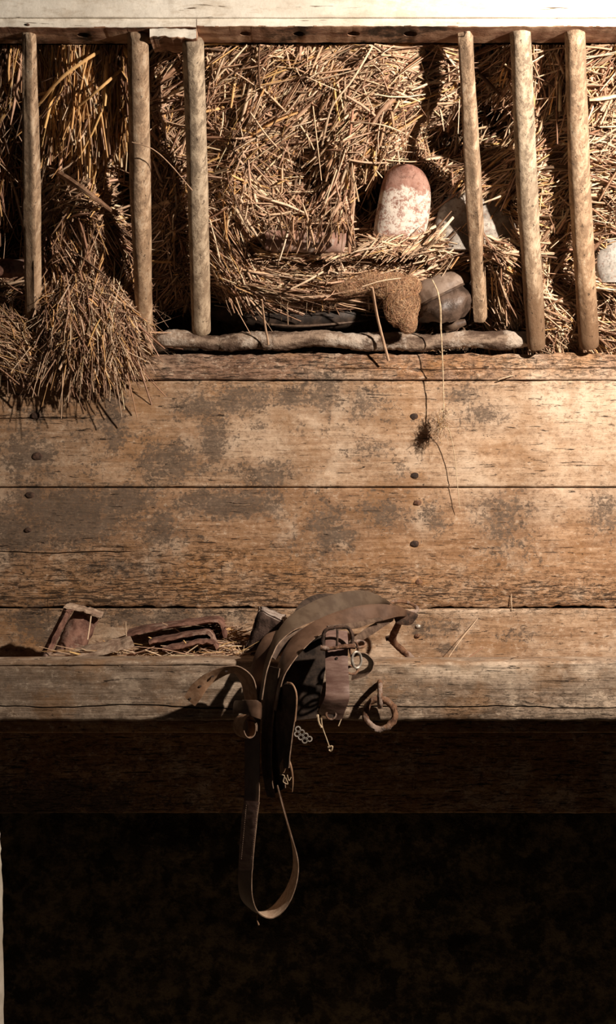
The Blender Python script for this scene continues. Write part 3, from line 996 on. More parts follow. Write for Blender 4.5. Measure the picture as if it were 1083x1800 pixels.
scatter(cl, (-120, 50, 560, 645), 1500, lambda x, y: -50 + (x - 0) * 0.3, 30, 56, 0.0010, (2, 1.4, 3, 3, 2), 0.02, lambda x, y: -0.05 - 0.03 * np.exp(-((y - 600) / 40.0) ** 2), 0.06, None)
clo = cl.build('hay_clump', M['straw'])
tag(clo, 'bushy clump of hay drooping over the ledge at the left', 'hay', kind='stuff')
core_v, core_f = [], []
for j in range(13):
    for i in range(24):
        th, ph = i / 24 * 2 * math.pi, (j / 12) * math.pi
        c = P(150, 580, -0.035)
        v = c + Vector((0.095 * math.sin(ph) * math.cos(th), 0.055 * math.sin(ph) * math.sin(th) , 0.068 * math.cos(ph)))
        core_v.append(v + Vector((1, 1, 1)) * 0.006 * fbm(v * 60))
for j in range(12):
    for i in range(24):
        core_f.append((j * 24 + i, j * 24 + (i + 1) % 24, (j + 1) * 24 + (i + 1) % 24, (j + 1) * 24 + i))
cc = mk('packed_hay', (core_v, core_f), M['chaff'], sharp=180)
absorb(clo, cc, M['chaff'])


# ------------------------------------------------------------------ the low pole on the ledge
def pole():
    pts, rad = [], []
    for k in range(60):
        t = k / 59
        px = 274 + (928 - 274) * t
        py = 599 + 2.5 * math.sin(px * 0.02) + 2 * math.sin(px * 0.051 + 1) - (2 if px < 360 else 0)
        pts.append(P(px, py, -0.014))
        r = 0.0165 + 0.0015 * math.sin(px * 0.03) + 0.001 * math.sin(px * 0.08)
        if k == 0: r *= 0.45
        if k == 1: r *= 0.85
        if k > 56: r *= 0.93
        rad.append(r)
    v, f = tube_geo(pts, rad, 140, 22, rough=0.0028, seed=4)
    return mk('wooden_pole', (v, f), M['log'], sharp=60)


tag(pole(), 'knobbly debarked pole lying along the ledge below the rack', 'pole')


# ------------------------------------------------------------------ curved clay tiles
def curved_tile(name, outline, bulge, th, mat, Y0, lean=0.0, seed=0, axis='v'):
    """outline: list of (left px, right px, py) rows from bottom to top, shell bulging towards the room"""
    nv, nu = 26, 22
    rows = smooth_path(outline, nv)
    front, back = [], []
    for j, (l, r, y) in enumerate(rows):
        t = j / nv
        for i in range(nu + 1):
            u = -1 + 2 * i / nu
            s = math.sin(u * math.pi / 2)                      # denser at the edges
            x = (l + r) / 2 + (r - l) / 2 * s
            d = Y0 + lean * t - bulge * math.sqrt(max(0, 1 - s * s)) * (1 if axis == 'v' else 1)
            p = P(x, y, d)
            p += Vector((0, 1, 0)) * 0.0015 * fbm(p * 60 + Vector((seed, 0, 0)))
            front.append(p)
            back.append(p + Vector((-s * th * 0.6, th, 0)))
    V = front + back
    F = []
    w = nu + 1; o = len(front)
    for j in range(nv):
        for i in range(nu):
            a = j * w + i
            F.append((a, a + 1, a + w + 1, a + w)); F.append((o + a, o + a + w, o + a + w + 1, o + a + 1))
        F.append((j * w, (j + 1) * w, o + (j + 1) * w, o + j * w)); e = j * w + nu
        F.append((e, o + e, o + e + w, e + w))
    for i in range(nu):
        F.append((i, o + i, o + i + 1, i + 1)); a = nv * w + i
        F.append((a, a + 1, o + a + 1, o + a))
    return mk(name, (V, F), mat, sharp=50)


zt1 = zp(320, -0.1)
tA = curved_tile('roof_tile', [(656, 744, 424), (658, 752, 395), (664, 757, 360), (671, 756, 325), (680, 745, 303), (694, 728, 291), (705, 716, 288)], 0.030, 0.012,
                 tile_mat('limed_clay', (0.24, 0.115, 0.085), (0.36, 0.21, 0.165), (0.62, 0.55, 0.48), zp(421, -0.08), zp(342, -0.1)), -0.085, -0.05, 1)
tag(tA, 'upright arched clay tile, rusty above and whitewashed below, in the hay', 'roof tile', 'old clay tiles stuck in the rack')
tB = curved_tile('roof_tile', [(768, 898, 438), (764, 906, 410), (768, 910, 380), (778, 910, 354), (800, 900, 336), (830, 880, 330)], 0.030, 0.012,
                 tile_mat('pale_clay', (0.24, 0.21, 0.18), (0.46, 0.42, 0.37), (0.70, 0.66, 0.60), 0, 0.001), -0.074, -0.02, 2)
tag(tB, 'pale grey curved tile behind the scratched square bar', 'roof tile', 'old clay tiles stuck in the rack')
tD = curved_tile('roof_tile', [(1050, 1118, 496), (1046, 1124, 470), (1048, 1126, 440), (1058, 1120, 416)], 0.03, 0.012,
                 tile_mat('chalky_clay', (0.26, 0.24, 0.215), (0.42, 0.39, 0.355), (0.70, 0.66, 0.60), 0, 0.001), -0.050, 0.0, 3)
tag(tD, 'chalky white curved tile beside the last bar on the right', 'roof tile', 'old clay tiles stuck in the rack')


def half_round(name, p0, p1, r0, r1, mat, updir, arc=200, th=0.012, seed=0, n=20, rough=0.0025, notch=0.0):
    a, b = Vector(p0), Vector(p1)
    T = (b - a).normalized()
    Vv = Vector(updir); Vv = (Vv - T * Vv.dot(T)).normalized()
    U = T.cross(Vv)
    m = 22
    V, F = [], []
    for sgn in (0, 1):
        for i in range(n + 1):
            t = i / n
            r = r0 + (r1 - r0) * t - sgn * th
            for j in range(m + 1):
                an = math.radians(90 - arc / 2 + arc * j / m)
                tt = t
                c = a + (b - a) * tt
                q = c + (U * math.cos(an) + Vv * math.sin(an)) * r
                q += (U * math.cos(an) + Vv * math.sin(an)) * rough * fbm(q * 55 + Vector((seed, 0, 0)))
                if i in (0, n): q += T * (notch + rough * 2) * fbm(Vector((j * 0.4, seed, i)))
                V.append(q)
    w = m + 1; o = (n + 1) * w
    for i in range(n):
        for j in range(m):
            k = i * w + j
            F.append((k, k + 1, k + w + 1, k + w)); F.append((o + k, o + k + w, o + k + w + 1, o + k + 1))
        k = i * w; F.append((k, k + w, o + k + w, o + k)); k = i * w + m; F.append((k, o + k, o + k + w, k + w))
    for j in range(m):
        F.append((j, o + j, o + j + 1, j + 1)); k = n * w + j
        F.append((k, k + 1, o + k + 1, o + k))
    return mk(name, (V, F), mat, sharp=50)


tC = half_round('roof_tile', P(468, 423, -0.100), P(606, 429, -0.102), 0.019, 0.020, plain('pink_clay', (0.27, 0.145, 0.11), (0.40, 0.27, 0.215), 18, bump=0.6, c3=(0.46, 0.41, 0.36)), (0, -0.8, 0.4), 220)
tag(tC, 'pinkish half-round tile lying flat above the straw nest', 'roof tile', 'old clay tiles stuck in the rack')
tE = half_round('roof_tile', P(-60, 474, -0.06), P(44, 472, -0.06), 0.020, 0.017, M['clay'], (0, -0.8, 0.4), 220, seed=5)
tag(tE, 'dark red half-round tile at the left edge of the rack', 'roof tile', 'old clay tiles stuck in the rack')

# rubble in the trough
def slab_tile(A, B, th, mat, seed, label, n=40):
    """a bent tile seen along its long side: swept between a front and a back edge"""
    V, F = ribbon_geo(A, B, th, n, seed, 0.0012)
    V = [v + Vector((fbm(v * 70), fbm(v * 70 + Vector((3, 0, seed))), fbm(v * 70 + Vector((0, 8, 0))))) * 0.0012 for v in V]
    o = mk('roof_tile', (V, F), mat, sharp=50)
    tag(o, label, 'roof tile', 'broken tiles in the trough')
    return o


t1 = half_round('roof_tile', P(105, 1176, -0.150), P(152, 1082, -0.115), 0.026, 0.025, M['clay'], (0.35, -1.0, 0.25), 165, seed=11, notch=0.008)
tag(t1, 'dark rounded clay tile propped on end at the left of the trough', 'roof tile', 'broken tiles in the trough')
slab_tile([(64, 1172, -.172), (84, 1128, -.166), (108, 1080, -.156), (114, 1068, -.154)], [(78, 1172, -.165), (98, 1128, -.160), (122, 1082, -.150), (130, 1071, -.148)], 0.024, M['clay'], 21,
          'thin dark tile leaning against the left side of the propped rounded tile')
slab_tile([(112, 1068, -.165), (136, 1072, -.160), (158, 1078, -.155), (178, 1086, -.150)], [(124, 1062, -.11), (142, 1066, -.11), (162, 1071, -.11), (182, 1078, -.11)], 0.007, M['clay_dusty'], 22,
          'dusty flat shard capping the propped rounded tile')
slab_tile([(86, 1166, -.240), (130, 1158, -.240), (175, 1151, -.240), (205, 1144, -.238), (236, 1134, -.235)], [(88, 1154, -.18), (130, 1142, -.18), (170, 1131, -.18), (200, 1125, -.178), (229, 1119, -.175)], 0.008, M['clay_dusty'], 23,
          'dusty light brown tile shard lying low against the trough beam')
slab_tile([(224, 1118, -.150), (262, 1108, -.150), (320, 1099, -.150), (372, 1093, -.150), (388, 1096, -.150), (396, 1122, -.150)], [(228, 1108, -.03), (264, 1100, -.03), (320, 1092, -.03), (372, 1086, -.03), (390, 1090, -.03), (397, 1116, -.03)], 0.009, M['clay'], 24,
          'longest reddish tile lying lengthwise on top of the trough rubble')
slab_tile([(262, 1131, -.185), (300, 1123, -.185), (345, 1115, -.185), (368, 1114, -.185), (379, 1132, -.185)], [(264, 1124, -.09), (300, 1117, -.09), (345, 1109, -.09), (369, 1108, -.09), (380, 1126, -.09)], 0.009, M['clay'], 25,
          'smaller reddish tile tucked in front of the longest tile')
slab_tile([(286, 1144, -.205), (320, 1136, -.205), (350, 1130, -.205), (374, 1130, -.205), (382, 1141, -.205)], [(288, 1137, -.13), (320, 1130, -.13), (350, 1124, -.13), (374, 1124, -.13), (383, 1135, -.13)], 0.010, M['clay'], 26,
          'lowest of the three stacked reddish tiles, half buried in straw')
t6 = half_round('roof_tile', P(372, 1158, -0.16), P(450, 1142, -0.15), 0.013, 0.015, M['clay'], (0, -0.3, 1), 150, seed=15)
tag(t6, 'small red shard beside the foot of the dark brick', 'roof tile', 'broken tiles in the trough')


def rough_block(name, corners, mats, seed):
    """eight corners -> broken brick"""
    bm = bmesh.new()
    vs = [bm.verts.new(c) for c in corners]
    for f in ((0, 1, 2, 3), (4, 7, 6, 5), (0, 4, 5, 1), (1, 5, 6, 2), (2, 6, 7, 3), (3, 7, 4, 0)):
        bm.faces.new([vs[i] for i in f])
    bmesh.ops.recalc_face_normals(bm, faces=bm.faces)
    bmesh.ops.bevel(bm, geom=bm.edges[:], offset=0.003, segments=2, affect='EDGES')
    bmesh.ops.subdivide_edges(bm, edges=bm.edges[:], cuts=5, use_grid_fill=True)
    for v in bm.verts: v.co += Vector((fbm(v.co * 50), fbm(v.co * 50 + Vector((7, seed, 0))), fbm(v.co * 50 + Vector((0, seed, 9))))) * 0.0035
    me = bpy.data.meshes.new(name)
    bm.normal_update()
    for f in bm.faces: f.material_index = 1 if f.normal.z > 0.5 else 0; f.smooth = True  # upward faces take the pale material, the sides the dark one
    bm.to_mesh(me); bm.free()
    return link(name, me, mats)


Ya, Yb_ = -0.19, -0.12
bk = rough_block('brick', [P(430, 1150, Ya), P(476, 1160, Ya - .02), P(476, 1160, Yb_), P(430, 1150, Yb_), P(455, 1072, Ya), P(500, 1090, Ya - .02), P(505, 1082, Yb_ + .01), P(458, 1064, Yb_ + .01)],
                 [M['brick'], M['brick_top']], 3)
tag(bk, 'dark broken brick with a pale top standing left of the straps', 'brick', 'broken tiles in the trough')


# litter filling the trough
def litter_y(px, py): return -0.245 + (1165 - py) * 0.0023


def trough_top(x, y):                                  # height of the rubble bed
    return 0.815 + 0.035 * np.exp(-((x + 0.22) / 0.25) ** 2) + 0.008 * np.sin(x * 30) + 0.01 * np.sin(x * 13 + y * 20)


V, F = [], []
nx, ny = 230, 26
for j in range(ny + 1):
    for i in range(nx + 1):
        x = XL + (XR - XL) * i / nx; y = -0.25 + 0.245 * j / ny
        z = trough_top(x, y) + 0.006 * fbm(Vector((x * 40, y * 40, 2)))
        V.append(Vector((x, y, z)))
for j in range(ny):
    for i in range(nx):
        a = j * (nx + 1) + i; F.append((a, a + 1, a + nx + 2, a + nx + 1))
b = len(V)
V += [Vector((XL, -0.25, 0.758)), Vector((XR, -0.25, 0.758)), Vector((XR, -0.005, 0.758)), Vector((XL, -0.005, 0.758))]
F += [(b, b + 3, b + 2, b + 1), tuple(range(nx, -1, -1)) + (b, b + 1), tuple(range(ny * (nx + 1), (ny + 1) * (nx + 1))) + (b + 2, b + 3)]
bed = mk('rubble_dust', (V, F), plain('crumbled_clay_dust', (0.12, 0.065, 0.042), (0.30, 0.17, 0.11), 90, bump=1.0, bd=0.005), sharp=180)
tag(bed, 'crumbled clay dust and chaff filling the bottom of the trough', 'dust', kind='stuff')

lit = Straws()


def litter(n, x0, x1, y0, y1, ang, spread, length, rad, zoff, w):
    x = RNG.uniform(xp(x0, -.15), xp(x1, -.15), n); y = RNG.uniform(y0, y1, n)
    a = np.radians(ang + RNG.normal(0, spread, n)); L = length * RNG.lognormal(0, .35, n)
    z = trough_top(x, y) + RNG.uniform(0.0, zoff, n)
    D = np.stack([np.cos(a), np.sin(a) * 0.35, RNG.normal(0, .22, n)], -1) * L[:, None] / 2
    C = np.stack([x, y, z], -1)
    E0, E1 = C - D, C + D
    for E in (E0, E1):
        E[:, 1] = np.clip(E[:, 1], -0.245, -0.008)
        E[:, 2] = np.maximum(E[:, 2], trough_top(E[:, 0], E[:, 1]))
    lit.add(E0, E1, RNG.normal(0, .04, (n, 3)) * L[:, None], rad * RNG.lognormal(0, .3, n), tints(n, w))


litter(1500, 150, 440, -.235, -.03, 10, 45, 0.045, 0.0012, 0.022, (1, 2, 3, 3, 1))
litter(260, 130, 320, -.235, -.12, 20, 30, 0.075, 0.0014, 0.035, (1, 3, 3, 1, 0))
litter(250, 340, 470, -.12, -.03, 0, 30, 0.05, 0.0013, 0.05, (1, 2, 3, 2, 1))
litter(500, -60, 1200, -.24, -.02, 0, 60, 0.02, 0.0009, 0.006, (1, 2, 3, 3, 1))
lo = lit.build('straw_litter', M['straw'])
tag(lo, 'loose straw scattered over the rubble in the trough', 'straw', kind='stuff')


# ------------------------------------------------------------------ worn leather things under the nest
def lathe_blob(name, c, rx, ry, rz, mat, seed, fun=None, rot=0.0):
    V, F = [], []
    nu, nv = 40, 26
    for j in range(nv + 1):
        for i in range(nu):
            th, ph = i / nu * 2 * math.pi, j / nv * math.pi
            d = Vector((math.sin(ph) * math.cos(th), math.sin(ph) * math.sin(th), math.cos(ph)))
            k = fun(d) if fun else 1
            v = Vector((d.x * rx, d.y * ry, d.z * rz)) * k
            v *= 1 + 0.06 * fbm(d * 2.2 + Vector((seed, 0, 0)))
            v = Matrix.Rotation(rot, 3, 'Y') @ v
            V.append(Vector(c) + v)
    for j in range(nv):
        for i in range(nu):
            F.append((j * nu + i, j * nu + (i + 1) % nu, (j + 1) * nu + (i + 1) % nu, (j + 1) * nu + i))
    return V, F


pad = empty('leather_pad', P(775, 582, 0.02))
tag(pad, 'worn dark leather pad with a folded seam behind the hanging twine', 'leather pad')
upper = ribbon_geo([(722, 540, -.0), (735, 500, -.035), (775, 482, -.05), (815, 478, -.035), (828, 486, .0)],
                   [(728, 552, .0), (745, 535, -.05), (785, 515, -.068), (818, 500, -.05), (827, 498, .0)], 0.006, 40, 3, 0.001, bulge=0.008)
mk('top_flap', upper, plain('grey_brown_leather', (0.15, 0.10, 0.072), (0.27, 0.20, 0.155), 40, 0.5, bump=0.4), pad)
lower = ribbon_geo([(728, 552, .0), (745, 534, -.052), (785, 514, -.070), (816, 499, -.05), (827, 498, .0)],
                   [(742, 566, .02), (760, 566, -.045), (790, 566, -.058), (815, 556, -.045), (826, 530, .0)], 0.006, 50, 6, 0.0025, bulge=0.016)
mk('front_panel', lower, plain('wrinkled_leather', (0.040, 0.025, 0.018), (0.13, 0.086, 0.064), 30, 0.45, bump=0.8, bd=0.003, spec=0.45), pad)
mk('seam', tube_geo([P(728, 552, -.004), P(745, 534, -.057), P(785, 514, -.076), P(816, 499, -.056), P(827, 498, -.004)], 0.0024, 40, 8, rough=0.0006), M['leather_mid'], pad)
mk('roll', tube_geo([P(770, 574, .0), P(795, 572, -.03), (P(818, 566, -.03))], [0.006, 0.011, 0.006], 14, 12), M['leather_mid'], pad)

roll = empty('leather_roll', P(510, 580, 0.03))
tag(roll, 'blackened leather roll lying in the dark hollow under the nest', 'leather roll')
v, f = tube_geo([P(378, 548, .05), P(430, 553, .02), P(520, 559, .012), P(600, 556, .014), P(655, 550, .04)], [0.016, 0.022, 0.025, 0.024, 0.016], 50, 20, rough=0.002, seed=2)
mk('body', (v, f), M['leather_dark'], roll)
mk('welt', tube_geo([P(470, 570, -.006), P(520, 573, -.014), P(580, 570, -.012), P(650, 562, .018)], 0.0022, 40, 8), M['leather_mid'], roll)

# matted hair stuffing
hr = Straws()
hcore = []
for (cx, cy, Y, rx, ry, rz, n) in ((610, 497, -.062, .045, .022, .022, 1700), (690, 502, -.058, .050, .026, .022, 2200), (706, 535, -.062, .030, .022, .040, 2000), (717, 566, -.068, .012, .013, .018, 700), (648, 492, -.070, .040, .018, .013, 1200)):
    c = P(cx, cy, Y); n = int(n * 2.2)
    hcore.append(lathe_blob('x', c, rx * .7, ry * .7, rz * .7, None, cx))
    d = RNG.normal(size=(n, 3)); d /= np.linalg.norm(d, axis=1)[:, None]
    pos = np.array(c) + d * np.array([rx, ry, rz]) * RNG.uniform(.7, 1.02, (n, 1))
    tdir = np.cross(d, RNG.normal(size=(n, 3))); tdir /= np.linalg.norm(tdir, axis=1)[:, None]
    L = RNG.uniform(.010, .030, n)[:, None]
    hr.add(pos - tdir * L / 2, pos + tdir * L / 2 + d * 0.002, d * L * .2, RNG.uniform(.00016, .0003, n), tints(n, (0.3, 2.5, 5, 2.5, .5)) * np.array([1.1, 1.0, .9]))
hro = hr.build('hair_stuffing', M['straw'])
tag(hro, 'fuzzy brown matted hair stuffing spilling over the low pole', 'stuffing', kind='stuff')
hc = mk('matted_felt', merge(*hcore), M['hair'], sharp=180)
absorb(hro, hc, M['hair'])


# ------------------------------------------------------------------ single stalks, twig, twine
def stalk(pts, r, tint, label, name='straw_stalk', mat=None, flat=0.7):
    v, f = tube_geo([P(*p) for p in pts], r, 18, 7, flat=flat, rough=0.0003, seed=len(label))
    o = mk(name, (v, f), mat or STALK[tint])
    tag(o, label, 'straw' if name == 'straw_stalk' else 'twig')
    return o


STALK = {k: plain('stalk_' + k, tuple(c * .8 for c in v), v, 150, 0.6, bump=0.3, bd=0.0005) for k, v in TINT.items()}
hb = lambda x, y, o=0.0: float(hay_y(np.array([float(x)]), np.array([float(y)]))[0]) + o
stalk([(66, 186, hb(66, 186, -.025)), (105, 140, hb(110, 140, -.035)), (150, 106, hb(150, 106, -.03)), (175, 90, hb(175, 90, -.01))], 0.0030, 'gold', 'long golden stalk slanting up beside the leftmost bar')
stalk([(133, 191, hb(133, 191, -.02)), (175, 156, hb(175, 156, -.035)), (215, 121, hb(215, 121, -.02))], 0.0026, 'gold', 'thick golden stalk with its tip near the round tan bar')
stalk([(232, 250, -.262), (268, 262, -.262), (300, 290, -.225), (338, 335, -.205)], 0.0012, 'tan', 'thin bent stalk crossing from the round tan bar to the blotchy bar')
stalk([(654, 83, hb(654, 83, -.015)), (620, 140, hb(620, 140, -.03)), (583, 190, hb(583, 190, -.03)), (566, 258, hb(566, 258, -.01))], 0.0019, 'pale', 'long pale bent stalk hanging from the rail in the middle')
stalk([(440, 198, hb(440, 198, -.02)), (470, 240, hb(470, 240, -.03)), (504, 277, hb(504, 277, -.01))], 0.0020, 'pale', 'pale stalk sloping down right in the upper middle of the hay')
stalk([(617, 214, hb(617, 214, -.02)), (680, 222, hb(680, 222, -.03)), (739, 249, hb(739, 249, -.03))], 0.0016, 'pale', 'straight pale stalk above the upright arched tile')
stalk([(739, 443, hb(739, 443, -.03)), (768, 415, -.155), (797, 382, -.150)], 0.0026, 'pale', 'thick pale stalk rising beside the shadow of the square bar')
stalk([(852, 356, -.145), (880, 345, -.15), (930, 322, -.10)], 0.0024, 'pale', 'pale stalk slanting between the scratched bar and the muddy bar')
stalk([(460, 527, -.115), (464, 560, -.075), (472, 606, -.038)], 0.0021, 'tan', 'short stalk hanging over the pole on the left of the nest')
stalk([(654, 505, -.125), (664, 560, -.070), (683, 634, -.030)], 0.0028, 'tan', 'stout stalk hanging from the hair stuffing over the pole')
stalk([(637, 504, -.120), (670, 494, -.125), (705, 489, -.120)], 0.0016, 'pale', 'pale stalk lying across the hair stuffing')
stalk([(512, 508, -.13), (540, 494, -.135), (568, 478, -.128)], 0.0026, 'pale', 'thick pale stalk lying on top of the straw nest')
stalk([(876, 668, -.010), (887, 664, -.014), (902, 660, -.012)], 0.0014, 'pale', 'small pale straw lying on the ledge board face under the muddy bar')
stalk([(787, 1158, -.10), (812, 1122, -.045), (840, 1087, -.010)], 0.0007, 'pale', 'hair-thin pale stalk leaning on the lowest board right of the hook')
stalk([(818, 1160, -.12), (834, 1149, -.09), (849, 1138, -.06)], 0.0016, 'brown', 'short dark stalk poking from the trough right of the hook')
stalk([(899, 1044, -.004), (899, 1058, -.006), (900, 1073, -.006)], 0.0012, 'pale', 'small upright straw caught in the ragged board seam')
stalk([(154, 1124, -.20), (157, 1105, -.20), (160, 1083, -.20)], 0.0013, 'pale', 'upright pale straw in front of the propped dark tile')
stalk([(222, 1120, -.17), (221, 1108, -.17), (221, 1093, -.17)], 0.0012, 'pale', 'short upright straw over the tip of the dusty shard')
stalk([(76, 290, hb(76, 290, .0)), (115, 312, hb(115, 312, -.03)), (160, 343, hb(160, 343, -.03)), (206, 378, hb(206, 378, -.01) - .05)], [0.003, 0.0058, 0.0052, 0.003], 'brown',
      'brown twig lying across the hay between the two left bars', 'twig', M['twig'], 1.0)

tw = empty('twine', P(768, 500, -0.1))
tag(tw, 'thin pale twine with a frayed knot hanging in front of the boards', 'twine')
v1 = tube_geo([P(760, 492, -.115), P(769, 512, -.118), P(774, 540, -.105), P(775, 575, -.075), P(777, 610, -.062), P(779, 660, -.046), P(780, 700, -.044), P(780, 738, -.046)],
              [0.0011, 0.0016, 0.0022, 0.0018, 0.0013, 0.0012, 0.0011, 0.0013], 70, 7, rough=0.0006)
mk('cord', v1, M['twine'], tw)
v2 = tube_geo([P(782, 745, -.042), P(792, 765, -.034), (P(799, 800, -.026)), P(804, 850, -.020), P(809, 898, -.014)], [0.0011, 0.0009, 0.0008, 0.0008, 0.0006], 50, 6, rough=0.0002)
mk('loose_strand', v2, M['twine'], tw)
kn = Straws()
n = 420
c = np.array(P(776, 744, -.046))
d = RNG.normal(size=(n, 3)) * np.array([.005, .005, .013])
d[:, 0] -= d[:, 2] * -.35
e = d + RNG.normal(size=(n, 3)) * np.array([.006, .005, .012])
kn.add(c + d, c + e, RNG.normal(0, .004, (n, 3)), np.full(n, .00042), tints(n, (.5, 4, 2, 1, 0)))
ko = kn.build('frayed_knot', M['straw']); ko.parent = tw; ko.matrix_parent_inverse = Matrix.Translation(-tw.location); ko['kind'] = 'stuff'


# ------------------------------------------------------------------ nails
def nail(px, py, Y, r, label, recess=False, mat='iron'):
    V, F = [], []
    c = P(px, py, Y)
    ns = 16
    prof = [(0, -0.0035), (0.45, -0.0034), (0.85, -0.0022), (1.0, 0.0), (0.5, 0.001), (0.35, 0.004), (0.3, 0.018)]
    for k, (a, d) in enumerate(prof):
        for j in range(ns):
            an = j / ns * 2 * math.pi
            rr = a * r * (1 + 0.18 * fbm(Vector((math.cos(an) * 1.5, math.sin(an) * 1.5, px))))
            V.append(c + Vector((rr * 1.15 * math.cos(an), d + 0.0008 * fbm(Vector((an, k, py))), rr * 0.85 * math.sin(an))))
    for k in range(len(prof) - 1):
        for j in range(ns):
            F.append((k * ns + j, k * ns + (j + 1) % ns, (k + 1) * ns + (j + 1) % ns, (k + 1) * ns + j))
    o = mk('nail', (V, F), M[mat])
    tag(o, label, 'nail', 'nail heads in the wall boards')


nail(728, 732, 0, .0075, 'rusty nail head in the upper board, level with the twine knot', mat='iron_dark')
nail(729, 836, 0, .0075, 'rusty nail head at the foot of the upper board near the twine', mat='iron_dark')
nail(734, 884, 0.001, .0070, 'rusty nail head at the top of the middle board near the twine', mat='iron')
nail(729, 956, 0.001, .0078, 'dark nail head halfway down the middle board, above the hook', mat='iron_dark')
nail(736, 1023, 0.001, .0070, 'orange-rusted nail head low on the middle board above the hook', mat='iron')
nail(62, 731, 0, .0085, 'nail head in the cracked left end of the upper board', mat='iron_dark')
nail(65, 802, 0, .0095, 'largest dark nail head low at the left of the upper board', mat='iron_dark')
nail(53, 870, 0.001, .0080, 'dark nail head at the top left of the middle board', mat='iron_dark')
nail(49, 932, 0.001, .0060, 'dark nail head just above the crack at the left of the middle board', mat='iron_dark')
nail(735, 1101, -0.004, .0048, 'bright worn nail head in the lowest board beside the hook', mat='zinc')
nail(733, 1118, -0.004, .0050, 'small rusty nail head just below the bright one', mat='iron')
nail(49, 44, -0.362, .0030, 'tiny nail in the white rail above the leftmost bar', mat='iron_dark')
nail(818, 57, -0.352, .0022, 'tiny nail in the top of the scratched square bar', mat='iron_dark')

# ------------------------------------------------------------------ iron ring on its staple
ring = empty('iron_ring', P(667, 1205, -0.33))
tag(ring, 'rusty iron ring hanging on the trough beam right of the straps', 'ring')
cx, cy, Yr = 668, 1255, -0.350
pts = []
for k in range(48):
    a = k / 48 * 2 * math.pi
    p = P(cx + 25.5 * math.cos(a), cy + 25.5 * math.sin(a), Yr)
    p.y -= 0.006 * math.sin(a) * 1.0 + 0.004 * math.cos(a)
    pts.append(p)
mk('hoop', tube_geo(pts, 0.0056, closed=True, seg=12, rough=0.0022), M['iron'], ring)
st = [P(668, 1203, -.318), P(668, 1199, -.340), P(668, 1204, -.360), P(668, 1222, -.368), P(668, 1238, -.362), P(668, 1241, -.345), P(668, 1232, -.338)]
mk('staple', tube_geo(st, 0.0042, 30, 10, rough=0.0012), M['iron'], ring)

# ------------------------------------------------------------------ iron hook behind the straps
hook = empty('iron_hook', P(725, 1158, -0.03))
tag(hook, 'rusty bent iron hook in the trough that carries the straps', 'hook')
mk('shank', tube_geo([P(735, 1166, -.03), P(715, 1150, -.05), P(694, 1131, -.08), P(690, 1122, -.10), P(697, 1104, -.12), P(706, 1088, -.14), P(710, 1076, -.15)],
                     [.0062, .0062, .0062, .007, .0065, .006, .006], 50, 12, rough=0.0012), M['iron'], hook)
mk('prong', tube_geo([P(693, 1127, -.085), P(684, 1122, -.085), P(678, 1123, -.085)], [.006, .006, .004], 10, 10, rough=0.001), M['iron_dark'], hook)
mk('head_plate', ribbon_geo([(690, 1080, -.17), (712, 1072, -.165), (735, 1080, -.15)], [(697, 1096, -.165), (712, 1099, -.16), (722, 1098, -.15)], 0.006, 14, 3), M['iron_dark'], hook)
rp = []
for k in range(32):
    a = k / 32 * 2 * math.pi
    rp.append(P(710 + 24 * math.cos(a), 1067 + 9 * math.sin(a) + 4 * math.cos(a), -.12 - .02 * math.sin(a)))
mk('eye', tube_geo(rp, 0.0034, closed=True, seg=9, rough=0.001), M['iron'], hook)

# ------------------------------------------------------------------ the harness straps
H = empty('leather_harness', P(500, 1163, -0.33))
tag(H, 'tangle of old brown leather harness straps and buckles draped over the beam', 'harness')


def strap(A, B, mat, th=0.0035, n=60, seed=0, name='strap', label=None, ends=(False, False), inner=None):
    geo = ribbon_geo(A, B, th, n, seed, 0.0003, ends)
    me = bpy.data.meshes.new(name)
    me.from_pydata([tuple(v) for v in geo[0]], [], geo[1])
    for k, p in enumerate(me.polygons):                 # 14 faces round the strap: two are its cut edges
        j = k % 14
        if k < len(me.polygons) - 2:
            p.material_index = 1 if j in (0, 5, 6, 7, 12, 13) and j in (6, 13) else (2 if inner and (j < 6) == (inner > 0) else 0)
        p.use_smooth = True
    bm = bmesh.new(); bm.from_mesh(me)
    bmesh.ops.recalc_face_normals(bm, faces=bm.faces)
    bm.to_mesh(me); bm.free()
    me.set_sharp_from_angle(angle=math.radians(50))
    o = link(name, me, [M[mat], M['leather_edge'], M['suede']], H)
    if label: o['label'] = label
    return o


# dark strap arching behind
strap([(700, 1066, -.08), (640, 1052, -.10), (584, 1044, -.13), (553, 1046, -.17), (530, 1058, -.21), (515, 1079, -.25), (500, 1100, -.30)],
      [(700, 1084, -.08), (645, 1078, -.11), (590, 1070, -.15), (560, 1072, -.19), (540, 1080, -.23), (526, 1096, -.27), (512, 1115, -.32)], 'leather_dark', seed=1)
# upper arch
strap([(690, 1061, -.12), (664, 1046, -.155), (637, 1038, -.185), (598, 1042, -.225), (556, 1055, -.265), (513, 1080, -.31), (489, 1109, -.345), (474, 1140, -.368), (464, 1175, -.380), (456, 1228, -.385)],
      [(676, 1066, -.12), (660, 1062, -.165), (640, 1065, -.200), (604, 1073, -.245), (570, 1085, -.290), (525, 1103, -.345), (496, 1124, -.385), (480, 1150, -.408), (469, 1182, -.418), (461, 1230, -.420)],
      'leather_olive', seed=2, n=90)
